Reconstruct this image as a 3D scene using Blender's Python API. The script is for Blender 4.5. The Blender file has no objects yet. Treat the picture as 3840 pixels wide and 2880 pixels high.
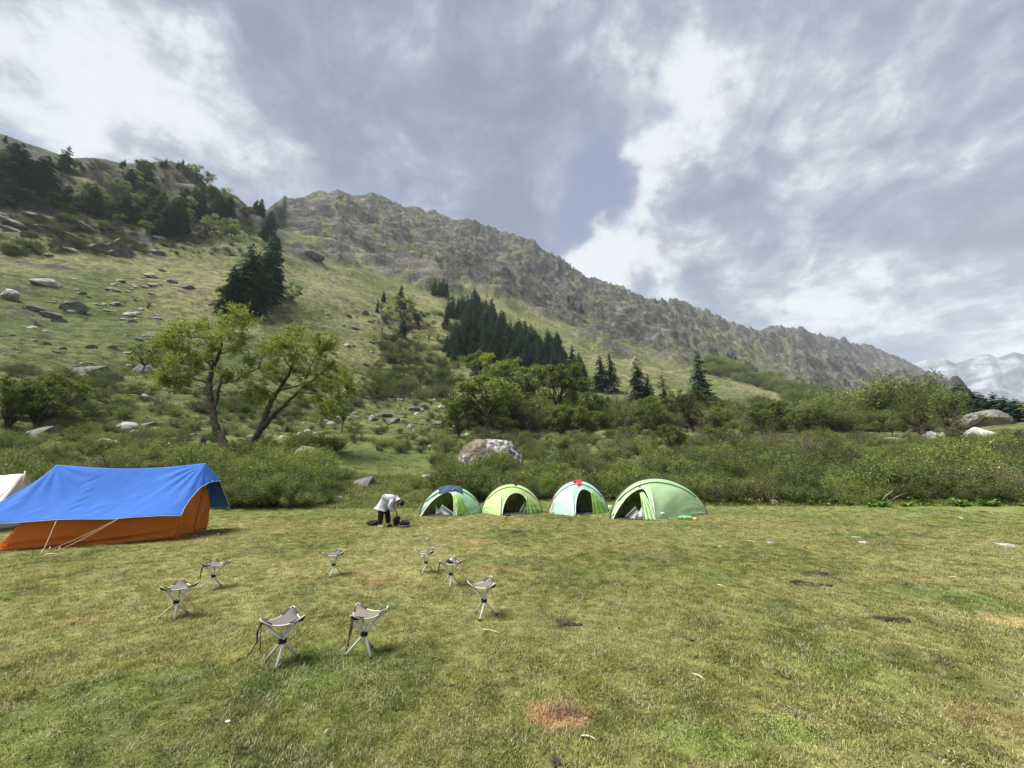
import bpy, math, random
import numpy as np
from mathutils import Vector, Matrix, Quaternion
random.seed(7); RNG = np.random.default_rng(7)
S = bpy.context.scene
COL = S.collection
# ---------------------------------------------------------------- camera, sky, sun, exposure
FPX, YH, CAMH = 1400.0, 1785.0, 1.6          # focal length and horizon row measured on the 3840x2880 photograph
PITCH = math.atan((YH-1440)/FPX)
cam = bpy.data.cameras.new('camera'); camo = bpy.data.objects.new('camera', cam); COL.objects.link(camo)
camo.location = (0, 0, CAMH); camo.rotation_euler = (math.radians(90)+PITCH, 0, 0)
cam.sensor_fit = 'HORIZONTAL'; cam.sensor_width = 36.0; cam.lens = 36.0*FPX/3840; cam.clip_start = 0.05; cam.clip_end = 30000
S.camera = camo
S.view_settings.view_transform = 'Standard'; S.view_settings.look = 'None'
S.view_settings.gamma = 1; S.view_settings.use_curve_mapping = False
S.view_settings.exposure = 1.48
SUN_EL, SUN_AZ = math.radians(60), math.radians(-108)   # azimuth from +Y towards +X
sd = Vector((math.sin(SUN_AZ)*math.cos(SUN_EL), math.cos(SUN_AZ)*math.cos(SUN_EL), math.sin(SUN_EL)))
sun = bpy.data.lights.new('sun', 'SUN'); suno = bpy.data.objects.new('sun', sun); COL.objects.link(suno)
sun.energy = 3.9; sun.angle = math.radians(34); sun.color = (1.0, 0.96, 0.88)
suno.rotation_euler = sd.to_track_quat('Z', 'Y').to_euler(); suno.location = (-30, 10, 60)
S.cycles.use_denoising = True
S.cycles.max_bounces = 6; S.cycles.diffuse_bounces = 3; S.cycles.glossy_bounces = 2
S.cycles.transmission_bounces = 3; S.cycles.volume_bounces = 1; S.cycles.transparent_max_bounces = 8
S.cycles.caustics_reflective = False; S.cycles.caustics_refractive = False

cP, sP = math.cos(PITCH), math.sin(PITCH)
def ray(px, py):
    x, u = px-1920.0, -(py-1440.0)
    v = Vector((x, FPX*cP-u*sP, u*cP+FPX*sP)); return v.normalized()

class NG:      # tiny node helper
    def __init__(s, tree): s.t = tree; s.n = tree.nodes; s.l = tree.links
    def add(s, typ, **k):
        n = s.n.new(typ)
        for a, b in k.items():
            if a == 'inp':
                for i, v in b.items():
                    if isinstance(v, bpy.types.NodeSocket): s.l.new(v, n.inputs[i])
                    else: n.inputs[i].default_value = v
            else: setattr(n, a, b)
        return n
    def math(s, op, a, b=None, c=None, clamp=False):
        i = {0: a}
        if b is not None: i[1] = b
        if c is not None: i[2] = c
        n = s.add('ShaderNodeMath', operation=op, inp=i); n.use_clamp = clamp; return n.outputs[0]
    def vmath(s, op, a, b=None):
        i = {0: a}
        if b is not None: i[1] = b
        n = s.add('ShaderNodeVectorMath', operation=op, inp=i)
        return n.outputs['Value'] if op in ('DOT_PRODUCT', 'LENGTH', 'DISTANCE') else n.outputs['Vector']
    def smooth(s, x, a, b, lo=0.0, hi=1.0):
        n = s.add('ShaderNodeMapRange', interpolation_type='SMOOTHSTEP', inp={'Value': x, 'From Min': a, 'From Max': b, 'To Min': lo, 'To Max': hi}); return n.outputs[0]
    def mix(s, f, a, b, typ='MIX'):
        n = s.add('ShaderNodeMix', data_type='RGBA', blend_type=typ)
        for sock, v in ((0, f), (6, a), (7, b)):
            if isinstance(v, bpy.types.NodeSocket): s.l.new(v, n.inputs[sock])
            else: n.inputs[sock].default_value = (*v, 1) if (sock and len(v) == 3) else v
        return n.outputs[2]
    def noise(s, vec, scale, detail=4, rough=0.55, dist=0.0, dim='3D'):
        n = s.add('ShaderNodeTexNoise', noise_dimensions=dim, inp={'Scale': scale, 'Detail': detail, 'Roughness': rough, 'Distortion': dist})
        if vec is not None: s.l.new(vec, n.inputs['Vector'])
        return n.outputs['Fac']

world = bpy.data.worlds.new('World'); S.world = world; world.use_nodes = True
w = NG(world.node_tree); w.n.clear()
tc = w.add('ShaderNodeTexCoord')
D = w.vmath('NORMALIZE', tc.outputs['Generated'])
sep = w.add('ShaderNodeSeparateXYZ', inp={0: D})
zc = w.math('MAXIMUM', sep.outputs[2], 0.0)
den = w.math('ADD', zc, 0.30)
dome = w.add('ShaderNodeCombineXYZ', inp={0: w.math('DIVIDE', sep.outputs[0], den), 1: w.math('DIVIDE', sep.outputs[1], den), 2: 0.0}).outputs[0]
n1 = w.noise(dome, 1.9, 9, 0.60, 0.30)
n2 = w.noise(w.vmath('ADD', dome, (7.3, 2.1, 4.0)), 3.2, 10, 0.66, 0.20)
n3 = w.noise(w.vmath('ADD', dome, (1.3, 9.1, 2.0)), 0.9, 5, 0.5, 0.3)
n4 = w.noise(w.vmath('ADD', dome, (4.3, 5.1, 1.0)), 9.0, 9, 0.65, 0.4)
# cloud banks: direction through a photograph point, angular size, how much cover and how much brightness they bring
BANKS = [  # px, py, size(deg), cover, bright
 (120, 170, 12, .14, .22), (640, 260, 12, .10, .18), (420, 520, 15, .14, .16), (60, 430, 8, -.12, .0), (850, 560, 10, .02, .05), (1080, 690, 8, .14, .24), (500, 70, 9, -.26, -.06), (30, 40, 6, .10, .22), (330, 150, 5, .16, .24), (760, 170, 4, .10, .20), (230, 520, 6, .08, .16), (800, 260, 5, .16, .24), (250, 30, 6, -.2, 0),
 (1150, 40, 24, .25, -.30), (1650, 420, 15, .14, -.12), (1380, 640, 9, -.10, .0), (1480, 560, 6, .12, .22), (1900, 740, 9, .14, -.20), (1750, 900, 8, .10, .16), (2250, 150, 13, .20, -.12), (2000, 330, 9, .12, -.16),
 (2230, 600, 10, -.22, .0), (2170, 900, 7, -.20, .05), (2500, 430, 10, .18, .12), (2480, 720, 8, .24, .12), (2400, 620, 5, .18, .32), (2640, 560, 6, .16, .28), (2300, 960, 7, .28, .55), (2420, 1020, 8, .2, .34), (2620, 1060, 6, .2, .3), (3150, 1120, 6, .2, .10), (2560, 940, 5, .14, .26), (2200, 1010, 6, .2, .34),
 (2690, 330, 6, -.22, .0), (2640, 420, 4, -.1, .0), (2850, 230, 10, .22, .22), (2600, 250, 4, .16, .16), (3250, 40, 16, -.10, -.12), (3050, 480, 18, .26, .0), (3150, 200, 7, -.10, 0), (2800, 760, 14, .22, .02), (3400, 620, 16, .22, -.04),
 (3500, 330, 14, .12, .04), (3100, 870, 9, -.04, .02), (3000, 1050, 8, .14, .10), (2880, 1120, 6, .1, .12), (3200, 1020, 6, .1, .08), (3550, 1150, 14, .18, .04), (3700, 850, 14, .10, -.08), (3500, 1230, 9, .14, .12), (3700, 1210, 7, .12, .16)]
cov = w.math('MULTIPLY_ADD', n4, 0.26, w.math('MULTIPLY', n1, 0.78))
bri = w.math('MULTIPLY_ADD', n2, 1.9, -0.85)
n5 = w.noise(w.vmath('ADD', dome, (2.3, 8.1, 6.0)), 5.5, 9, 0.62, 0.5)
n6 = w.noise(w.vmath('ADD', D, (1.3, 3.1, 5.0)), 6.5, 8, 0.6, 0.3)
bri = w.math('MULTIPLY_ADD', n4, 0.50, bri)
bri = w.math('ADD', bri, w.math('MULTIPLY_ADD', n5, 1.5, -0.75))
bri = w.math('ADD', bri, w.math('MULTIPLY_ADD', n6, 1.1, -0.55))
bri = w.math('MULTIPLY_ADD', n3, 0.50, bri)
warp = w.add('ShaderNodeTexNoise', inp={'Vector': D, 'Scale': 5.0, 'Detail': 5.0})
wv = w.vmath('SUBTRACT', warp.outputs['Color'], (0.5, 0.5, 0.5))
ws = w.add('ShaderNodeVectorMath', operation='SCALE', inp={0: wv, 'Scale': 0.28})
DW = w.vmath('NORMALIZE', w.vmath('ADD', D, ws.outputs[0]))
for (px, py, sz, cv, br) in BANKS:
    d = w.vmath('DOT_PRODUCT', DW, tuple(ray(px, py)))
    g = w.smooth(d, math.cos(math.radians(sz)), 1.0)
    if cv: cov = w.math('MULTIPLY_ADD', g, cv, cov)
    if br: bri = w.math('MULTIPLY_ADD', g, br, bri)
hz = w.smooth(sep.outputs[2], 0.42, 0.05)
cov = w.math('MULTIPLY_ADD', hz, 0.10, cov)
mask = w.smooth(cov, 0.30, 0.70)
edge = w.smooth(cov, 0.42, 0.66)
b2 = w.smooth(bri, 0.10, 1.25)
cloud = w.add('ShaderNodeValToRGB', inp={0: b2})
cr = cloud.color_ramp; cr.elements[0].position = 0.0; cr.elements[0].color = (.088, .106, .142, 1); cr.elements[1].position = 1.0; cr.elements[1].color = (.310, .322, .342, 1)
e = cr.elements.new(.42); e.color = (.130, .148, .190, 1); e = cr.elements.new(.72); e.color = (.185, .206, .240, 1)
sky = w.add('ShaderNodeTexSky', sky_type='NISHITA', sun_disc=False, sun_elevation=SUN_EL, sun_rotation=SUN_AZ, altitude=3200, air_density=1.0, dust_density=2.0)
skys = w.add('ShaderNodeVectorMath', operation='SCALE', inp={0: sky.outputs[0], 'Scale': 0.05})
veil = w.mix(0.88, skys.outputs[0], (.104, .128, .186))
colr = w.mix(mask, veil, cloud.outputs[0])
bg = w.add('ShaderNodeBackground', inp={'Color': colr, 'Strength': 0.97})
out = w.add('ShaderNodeOutputWorld', inp={0: bg.outputs[0]})

# ---------------------------------------------------------------- helpers
def mesh_np(name, V, Q=None, T=None, mat=None, smooth=True, uvcol=None, mats=None, midx=None):
    me = bpy.data.meshes.new(name)
    V = np.asarray(V, np.float32).reshape(-1, 3)
    me.vertices.add(len(V)); me.vertices.foreach_set('co', V.ravel())
    L = []; st = []; tot = []
    n = 0
    for A, k in ((Q, 4), (T, 3)):
        if A is None or len(A) == 0: continue
        A = np.asarray(A, np.int32).reshape(-1, k); L.append(A.ravel())
        st.append(n+np.arange(len(A))*k); tot.append(np.full(len(A), k)); n += len(A)*k
    L = np.concatenate(L); st = np.concatenate(st); tot = np.concatenate(tot)
    me.loops.add(len(L)); me.loops.foreach_set('vertex_index', L.astype(np.int32))
    me.polygons.add(len(st)); me.polygons.foreach_set('loop_start', st.astype(np.int32)); me.polygons.foreach_set('loop_total', tot.astype(np.int32))
    me.polygons.foreach_set('use_smooth', np.full(len(st), smooth))
    if midx is not None: me.polygons.foreach_set('material_index', np.asarray(midx, np.int32))
    for m in (mats or ([mat] if mat else [])): me.materials.append(m)
    me.update(calc_edges=True)
    if uvcol is not None:
        a = me.color_attributes.new('Col', 'FLOAT_COLOR', 'POINT')
        c = np.ones((len(V), 4), np.float32); c[:, :3] = uvcol; a.data.foreach_set('color', c.ravel())
    return me
def link(name, me, parent=None, loc=None):
    o = bpy.data.objects.new(name, me); COL.objects.link(o)
    if parent: o.parent = parent
    if loc is not None: o.location = loc
    return o
def tag(o, label=None, cat=None, group=None, kind=None):
    if label: o['label'] = label
    if cat: o['category'] = cat
    if group: o['group'] = group
    if kind: o['kind'] = kind
    return o
def empty(name, loc=(0, 0, 0), rz=0.0, scale=1.0):
    o = bpy.data.objects.new(name, None); COL.objects.link(o); o.location = loc; o.rotation_euler = (0, 0, rz); o.scale = (scale,)*3
    o.empty_display_size = .2; return o
class MB:      # mesh collector
    def __init__(s): s.V = []; s.Q = []; s.T = []; s.n = 0
    def add(s, V, Q=None, T=None):
        V = np.asarray(V, float).reshape(-1, 3)
        if Q is not None and len(Q): s.Q.append(np.asarray(Q).reshape(-1, 4)+s.n)
        if T is not None and len(T): s.T.append(np.asarray(T).reshape(-1, 3)+s.n)
        s.V.append(V); s.n += len(V)
    def arrays(s):
        return np.concatenate(s.V), (np.concatenate(s.Q) if s.Q else None), (np.concatenate(s.T) if s.T else None)
    def mesh(s, name, mat, smooth=True):
        V, Q, T = s.arrays(); return mesh_np(name, V, Q, T, mat, smooth)
    def tube(s, P, R, k=6, cap=True):
        P = np.asarray(P, float); n = len(P)
        R = np.full(n, R) if np.isscalar(R) else np.asarray(R, float)
        tg = np.gradient(P, axis=0); tg /= np.linalg.norm(tg, axis=1)[:, None]+1e-9
        up = np.array([0, 0, 1.]) if abs(tg[0, 2]) < .9 else np.array([1., 0, 0])
        V = []
        for i in range(n):
            a = np.cross(tg[i], up); a /= np.linalg.norm(a)+1e-9; b = np.cross(tg[i], a); up = -b if False else up
            an = np.arange(k)*2*np.pi/k
            V.append(P[i]+R[i]*(np.cos(an)[:, None]*a+np.sin(an)[:, None]*b))
        V = np.concatenate(V)
        Q = [(i*k+j, i*k+(j+1) % k, (i+1)*k+(j+1) % k, (i+1)*k+j) for i in range(n-1) for j in range(k)]
        T = None
        if cap:
            V = np.concatenate([V, P[:1], P[-1:]]); m = n*k
            T = [(m, (j+1) % k, j) for j in range(k)]+[(m+1, (n-1)*k+j, (n-1)*k+(j+1) % k) for j in range(k)]
        s.add(V, Q, T)
    def grid(s, P):          # P: (a,b,3)
        a, b = P.shape[:2]; idx = np.arange(a*b).reshape(a, b)
        Q = np.stack([idx[:-1, :-1], idx[1:, :-1], idx[1:, 1:], idx[:-1, 1:]], -1).reshape(-1, 4)
        s.add(P.reshape(-1, 3), Q)
    def sheet(s, P, th=.004):   # closed thin cloth of real thickness
        P = np.asarray(P, float); a, b = P.shape[:2]
        du = np.gradient(P, axis=0); dv = np.gradient(P, axis=1); N = np.cross(du, dv); N /= np.linalg.norm(N, axis=2)[..., None]+1e-9
        A = P+N*th/2; B = P-N*th/2; idx = np.arange(a*b).reshape(a, b); m = a*b
        Q1 = np.stack([idx[:-1, :-1], idx[1:, :-1], idx[1:, 1:], idx[:-1, 1:]], -1).reshape(-1, 4); Q2 = Q1[:, ::-1]+m
        rim = np.concatenate([idx[0, :], idx[1:, -1], idx[-1, -2::-1], idx[-2:0:-1, 0]]); r2 = np.roll(rim, -1)
        Q3 = np.stack([rim, r2, r2+m, rim+m], 1)
        s.add(np.concatenate([A.reshape(-1, 3), B.reshape(-1, 3)]), np.concatenate([Q1, Q2, Q3]))
    def box(s, c, h, R=None):
        V = np.array([[x, y, z] for x in (-1, 1) for y in (-1, 1) for z in (-1, 1)], float)*h
        if R is not None: V = V@np.asarray(R).T
        s.add(V+np.asarray(c), [(0, 1, 3, 2), (4, 6, 7, 5), (0, 4, 5, 1), (2, 3, 7, 6), (0, 2, 6, 4), (1, 5, 7, 3)])

# vectorised gradient noise, 3D
_perm = np.random.default_rng(11).permutation(256).astype(np.int64); _perm = np.concatenate([_perm, _perm, _perm])
_g = np.random.default_rng(12).normal(size=(256, 3)); _g /= np.linalg.norm(_g, axis=1)[:, None]
def perlin(p):
    p = np.asarray(p, float); i = np.floor(p).astype(np.int64); f = p-i; i &= 255
    u = f*f*f*(f*(f*6-15)+10); r = 0
    for dx in (0, 1):
        wx = u[..., 0] if dx else 1-u[..., 0]
        for dy in (0, 1):
            wy = u[..., 1] if dy else 1-u[..., 1]
            for dz in (0, 1):
                wz = u[..., 2] if dz else 1-u[..., 2]
                h = _perm[_perm[_perm[(i[..., 0]+dx) & 255]+((i[..., 1]+dy) & 255)]+((i[..., 2]+dz) & 255)]
                g = _g[h]; r = r+wx*wy*wz*(g[..., 0]*(f[..., 0]-dx)+g[..., 1]*(f[..., 1]-dy)+g[..., 2]*(f[..., 2]-dz))
    return r*1.6
def fbm(p, oct=5, lac=2.03, gain=.5, ridged=False):
    p = np.asarray(p, float); a = 1.0; s = 0; t = 0
    for k in range(oct):
        n = perlin(p+k*17.3)
        if ridged: n = 1-2*np.abs(n)
        s = s+a*n; t += a; a *= gain; p = p*lac
    return s/t
def sstep(x, a, b):
    t = np.clip((x-a)/(b-a), 0, 1); return t*t*(3-2*t)
def lerp(a, b, t): return a+(b-a)*t

# ---------------------------------------------------------------- terrain: elevation profiles read along bearings
def az_of(px, py=1600.0):
    d = ray(px, py); return math.atan2(d.x, d.y)
def el_of(px, py):
    d = ray(px, py); return math.atan2(d.z, math.hypot(d.x, d.y))
# px column: r0 (edge of the level meadow), then (row, range) knots up to the crest
PROF = {
 -500: (17, [(1760, 35), (1620, 62), (1400, 110), (1200, 155), (1000, 205), (880, 260), (640, 360), (380, 450)]),
 0:    (18, [(1760, 36), (1620, 62), (1400, 115), (1200, 160), (1000, 215), (860, 290), (680, 370), (500, 450)]),
 400:  (19, [(1750, 38), (1620, 65), (1400, 120), (1200, 170), (1000, 230), (850, 310), (700, 380), (600, 450)]),
 700:  (19, [(1745, 38), (1620, 66), (1400, 125), (1200, 175), (1000, 250), (850, 330), (740, 400), (622, 470)]),
 880:  (20, [(1740, 36), (1600, 70), (1400, 130), (1200, 180), (1000, 260), (880, 340), (800, 390), (745, 440)]),
 980:  (20, [(1740, 36), (1600, 72), (1400, 135), (1200, 190), (1000, 285), (900, 350), (850, 390), (800, 450)]),
 1060: (20, [(1745, 35), (1600, 75), (1400, 140), (1200, 200), (1040, 300), (940, 400), (860, 600), (765, 1050)]),
 1400: (21, [(1765, 34), (1600, 85), (1400, 170), (1200, 270), (1080, 380), (980, 520), (860, 780), (727, 1150)]),
 1650: (21, [(1765, 34), (1620, 80), (1480, 140), (1330, 220), (1180, 340), (1060, 500), (940, 800), (815, 1200)]),
 1900: (21, [(1765, 34), (1640, 70), (1520, 125), (1400, 205), (1270, 320), (1160, 460), (1050, 760), (932, 1250)]),
 2150: (21, [(1755, 37), (1645, 75), (1530, 140), (1430, 220), (1320, 350), (1230, 520), (1150, 850), (1060, 1350)]),
 2350: (22, [(1740, 40), (1650, 75), (1545, 145), (1460, 240), (1360, 400), (1280, 620), (1200, 950), (1110, 1400)]),
 2650: (22, [(1720, 45), (1640, 80), (1555, 160), (1480, 300), (1410, 480), (1350, 700), (1280, 1100), (1198, 1650)]),
 3000: (22, [(1715, 45), (1640, 80), (1585, 160), (1530, 300), (1480, 550), (1420, 1000), (1350, 1600), (1262, 2300)]),
 3300: (22, [(1700, 50), (1645, 80), (1605, 170), (1570, 350), (1530, 750), (1475, 1300), (1410, 2000), (1330, 2800)]),
 3550: (22, [(1700, 50), (1650, 75), (1610, 110), (1585, 200), (1565, 500), (1535, 1200), (1500, 2000), (1440, 3000)]),
 3750: (22, [(1700, 50), (1650, 75), (1600, 105), (1570, 130), (1566, 500), (1560, 1200), (1550, 2000), (1530, 3000)]),
 4300: (22, [(1700, 50), (1650, 75), (1600, 105), (1565, 130), (1562, 500), (1560, 1200), (1556, 2000), (1552, 3000)])}
SKY = [(-500, 380), (-100, 455), (0, 500), (110, 540), (260, 590), (345, 590), (400, 597), (470, 610), (560, 607), (640, 600), (700, 618), (745, 655), (790, 710), (815, 722), (860, 722), (890, 735), (925, 772), (960, 795),
 (1000, 790), (1030, 766), (1060, 762), (1100, 775), (1180, 777), (1240, 770), (1262, 741), (1330, 743), (1390, 728), (1430, 742), (1490, 775), (1520, 790), (1580, 795), (1625, 805), (1700, 835), (1760, 850), (1800, 880), (1870, 925),
 (1915, 935), (1960, 940), (2005, 948), (2030, 985), (2060, 1005), (2110, 1045), (2150, 1062), (2200, 1078), (2240, 1082), (2290, 1075), (2340, 1095), (2370, 1125), (2400, 1150), (2460, 1165), (2508, 1168), (2512, 1146), (2540, 1148), (2600, 1172), (2640, 1200), (2700, 1213),
 (2760, 1240), (2790, 1237), (2870, 1262), (2890, 1248), (2940, 1250), (3040, 1268), (3100, 1285), (3190, 1308), (3240, 1305), (3290, 1328), (3350, 1345), (3420, 1372), (3480, 1408), (3540, 1440), (3600, 1455), (3700, 1500), (3800, 1530), (4300, 1552)]
pcol = sorted(PROF); pa = np.array([az_of(c) for c in pcol])
PR0 = np.array([PROF[c][0] for c in pcol], float)
PR = np.array([[k[1] for k in PROF[c][1]] for c in pcol], float)
PE = np.array([[el_of(c, k[0]) for k in PROF[c][1]] for c in pcol], float)
sa = np.array([az_of(x, y) for x, y in SKY]); se = np.array([el_of(x, y) for x, y in SKY])
# azimuth shifts with row for a pitched camera, so the profiles' bearings are taken row by row
PA = np.array([[az_of(c, k[0]) for k in PROF[c][1]] for c in pcol], float)
def profile(az):
    r = np.array([np.exp(np.interp(az, PA[:, k], np.log(PR[:, k]))) for k in range(8)])
    e = np.array([np.interp(az, PA[:, k], PE[:, k]) for k in range(8)])
    e[7] = np.interp(az, sa, se)
    r0 = np.interp(az, pa, PR0)
    return r0, r, e
AZF = np.radians(np.linspace(-64, 64, 1000)); AZB = np.radians(np.concatenate([np.linspace(66, 180, 40), np.linspace(-180, -66, 40)[1:]]))
AZ = np.sort(np.concatenate([AZF, AZB]))
NR = (np.geomspace(0.4, 60, 150), np.geomspace(60, 520, 270)[1:], np.geomspace(520, 5200, 250)[1:])
RR = np.concatenate(NR); lr = np.log(RR)
ZB = np.zeros((len(AZ), len(RR))); RC = np.zeros(len(AZ))
for i, a in enumerate(AZ):
    ac = np.clip(a, math.radians(-63), math.radians(63)); r0, r, e = profile(ac)
    z = r*np.tan(e)+CAMH
    kr = np.concatenate([[.1, r0, lerp(r0, r[0], .5)], r, [r[7]*1.12, r[7]*1.5, 9000]]); kz = np.concatenate([[0, 0, z[0]*.40], z, [z[7]*.93, z[7]*.72, z[7]*.4]])
    ZB[i] = np.interp(lr, np.log(kr), kz)
    # outside the view the valley sides fall away to a broad floor
    fade = 1-sstep(abs(a), math.radians(64), math.radians(115)); ZB[i] *= fade; RC[i] = r[7]
# soften the knots along range except at the crest
kern = np.exp(-np.linspace(-2, 2, 13)**2); kern /= kern.sum()
ZS = np.apply_along_axis(lambda c: np.convolve(np.pad(c, 6, mode='edge'), kern, 'valid'), 1, ZB)
wc = np.exp(-((RR[None, :]/RC[:, None]-1)/.10)**2); ZB = ZS*(1-wc)+ZB*wc
GX = np.sin(AZ)[:, None]*RR; GY = np.cos(AZ)[:, None]*RR
P3 = np.stack([GX, GY, ZB], -1)
# where bare rock takes over from grass, by bearing
RB = [(-500, 960), (0, 945), (300, 925), (560, 905), (760, 880), (930, 900), (1050, 905), (1200, 985), (1330, 1030), (1500, 1070), (1700, 1090), (1900, 1140), (2100, 1215), (2300, 1285), (2500, 1325), (2650, 1340), (2800, 1350), (3000, 1400), (3300, 1470), (3600, 1520), (4300, 1600)]
rba = np.array([az_of(x, y) for x, y in RB]); rbe = np.array([el_of(x, y) for x, y in RB])
EL = np.arctan2(ZB-CAMH, RR[None, :]); rbE = np.interp(AZ, rba, rbe)[:, None]
big = fbm(P3/np.array([90, 90, 90]), 4)
rocky = sstep(EL-rbE+big*.10+fbm(P3/np.array([35, 35, 35])+14, 4)*.02, -.014, .022)*(RR[None, :] > 150)
rc = RC[:, None]
calm = 1-.90*np.exp(-((RR[None, :]/rc-1)/.09)**2)
# tilted strata: noise stretched along the beds
st = np.array([[.80, .20, .56], [-.55, .60, .58], [-.23, -.78, .58]])
Qs = P3@st.T
q1 = fbm(Qs/np.array([260, 70, 70]), 6, ridged=True, gain=.50)
q2 = fbm(P3/np.array([520, 520, 520])+5, 6, ridged=True, gain=.42)
gul = fbm(np.stack([np.repeat(AZ[:, None]*9, len(RR), 1), np.log(RR)[None, :].repeat(len(AZ), 0)*1.1, ZB/700], -1), 5, ridged=True)
scale = np.minimum(RR[None, :], 1200)/1000
amp = 62*scale*(.55+.45*rocky)
disp = rocky*calm*(amp*(q1-.25)*.70+amp*1.35*(q2-.3)+amp*.14*(gul-.3)+amp*.22*fbm(Qs/np.array([90, 16, 16])+3, 5))
disp *= (1-.85*np.exp(-((AZ-az_of(1040, 760))/.055)**2))[:, None]*(1-.9*sstep(AZ, az_of(3640), az_of(3720)))[:, None]
gr = fbm(P3/22., 5)
near = sstep(RR[None, :], 22, 70)
disp += (1-rocky)*near*gr*.014*RR[None, :]*calm*.8
disp += sstep(RR[None, :], 60, 130)*(1-rocky)*fbm(P3/4.5+9, 4)*.5
und = fbm(np.stack([GX/2.4, GY/2.4, GX*0], -1), 4)*.022*sstep(RR[None, :], 1.0, 4.0)
Z = ZB+disp+und*(RR[None, :] < 80)
def H(x, y):
    a = np.arctan2(x, y); r = np.hypot(x, y)
    i = np.clip(np.searchsorted(AZ, a)-1, 0, len(AZ)-2); fa = np.clip((a-AZ[i])/(AZ[i+1]-AZ[i]), 0, 1)
    j = np.clip(np.searchsorted(RR, r)-1, 0, len(RR)-2); fr = np.clip((r-RR[j])/(RR[j+1]-RR[j]), 0, 1)
    return (Z[i, j]*(1-fa)+Z[i+1, j]*fa)*(1-fr)+(Z[i, j+1]*(1-fa)+Z[i+1, j+1]*fa)*fr
def hit(px, py, rmax=4500):       # where the sight line through a photo point meets the terrain
    d = ray(px, py); h = math.hypot(d.x, d.y); m = RR > 1.5
    a = math.atan2(d.x, d.y); i = int(np.clip(np.searchsorted(AZ, a), 0, len(AZ)-1)); rz = CAMH+RR*d.z/h
    k = np.nonzero((Z[i] >= rz) & m)[0]
    if len(k) == 0: return None
    j = k[0]
    d0 = rz[j-1]-Z[i, j-1]; d1 = rz[j]-Z[i, j]; t = d0/(d0-d1) if d0 != d1 else 0
    r = RR[j-1]+(RR[j]-RR[j-1])*t
    if r > rmax: return None
    x, y = r*d.x/h, r*d.y/h
    return Vector((x, y, float(H(x, y))))
def pxm(P):     # photograph pixels per metre at P
    return FPX/(P.y*cP+(P.z-CAMH)*sP)
cr_ = np.exp(-((RR[None, :]/rc-1)/.07)**2)*(RC[:, None] > 600)
Z += cr_*RR[None, :]*(.0055*(1-.7*sstep(RR[None, :], 1300, 2200)))*fbm(P3/np.array([55, 55, 55])+21, 5, ridged=True, gain=.6)
# slope for colouring
dr = np.gradient(Z, axis=1)/np.gradient(RR)[None, :]; da = np.gradient(Z, axis=0)/(np.gradient(AZ)[:, None]*RR[None, :])
slope = np.sqrt(dr**2+np.clip(da, -4, 4)**2)
base_s = np.gradient(ZB, axis=1)/np.gradient(RR)[None, :]
steep = sstep(slope-np.abs(base_s), -.25, .30)
fine = fbm(P3/np.array([28, 28, 28])+3, 5); fine2 = fbm(Qs/np.array([60, 14, 14])+2, 5)
aa = np.repeat(AZ[:, None], len(RR), 1)
bd1 = fbm(np.stack([(EL+.42*aa)*34, (aa-.42*EL)*7, 0*aa], -1), 6, gain=.6); bd2 = fbm(np.stack([(EL-.22*aa)*30, (aa+.22*EL)*8, 0*aa+5], -1), 6, gain=.6)
bands = np.maximum(bd1, bd2*.9)
rockm = rocky*sstep(steep*.55-bands*1.7+.38+fine*.5, .34, .70)
outc = sstep(fbm(Qs/np.array([26, 12, 12])+31, 4), .20, .36)*sstep(RR[None, :], 80, 200)*(1-rocky)*sstep(EL-rbE, -.20, -.05)*.8
rockm = np.clip(np.maximum(rockm, outc), 0, 1)[..., None]
g1 = fbm(np.stack([GX/14, GY/14, ZB/14], -1)+40, 5)[..., None]; g2 = fbm(np.stack([GX/60, GY/60, ZB/60], -1)+60, 4)[..., None]
gA = np.array([.078, .098, .032]); gB = np.array([.165, .162, .072]); gC = np.array([.055, .075, .026])
grass = gA+(gB-gA)*np.clip(.55+g2*1.5+g1*.6, 0, 1); grass = grass+(gC-grass)*np.clip(-g1*2.0-.1, 0, 1)*.8
farg = np.array([.096, .106, .058]); grass = lerp(grass, farg, (.75*sstep(RR[None, :, None], 350, 800)+0*grass[..., :1]))
rk = np.array([.082, .078, .071])*(1+fine[..., None]*.9+fine2[..., None]*.7+bd1[..., None]*.9)
rk = lerp(rk, np.array([.22, .21, .19]), sstep(fine2[..., None]+fine[..., None]*.4, .25, .6)*.5)
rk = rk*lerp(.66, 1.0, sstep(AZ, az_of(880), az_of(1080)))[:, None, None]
TC = grass*(1-rockm)+np.clip(rk, .03, .5)*rockm
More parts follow.
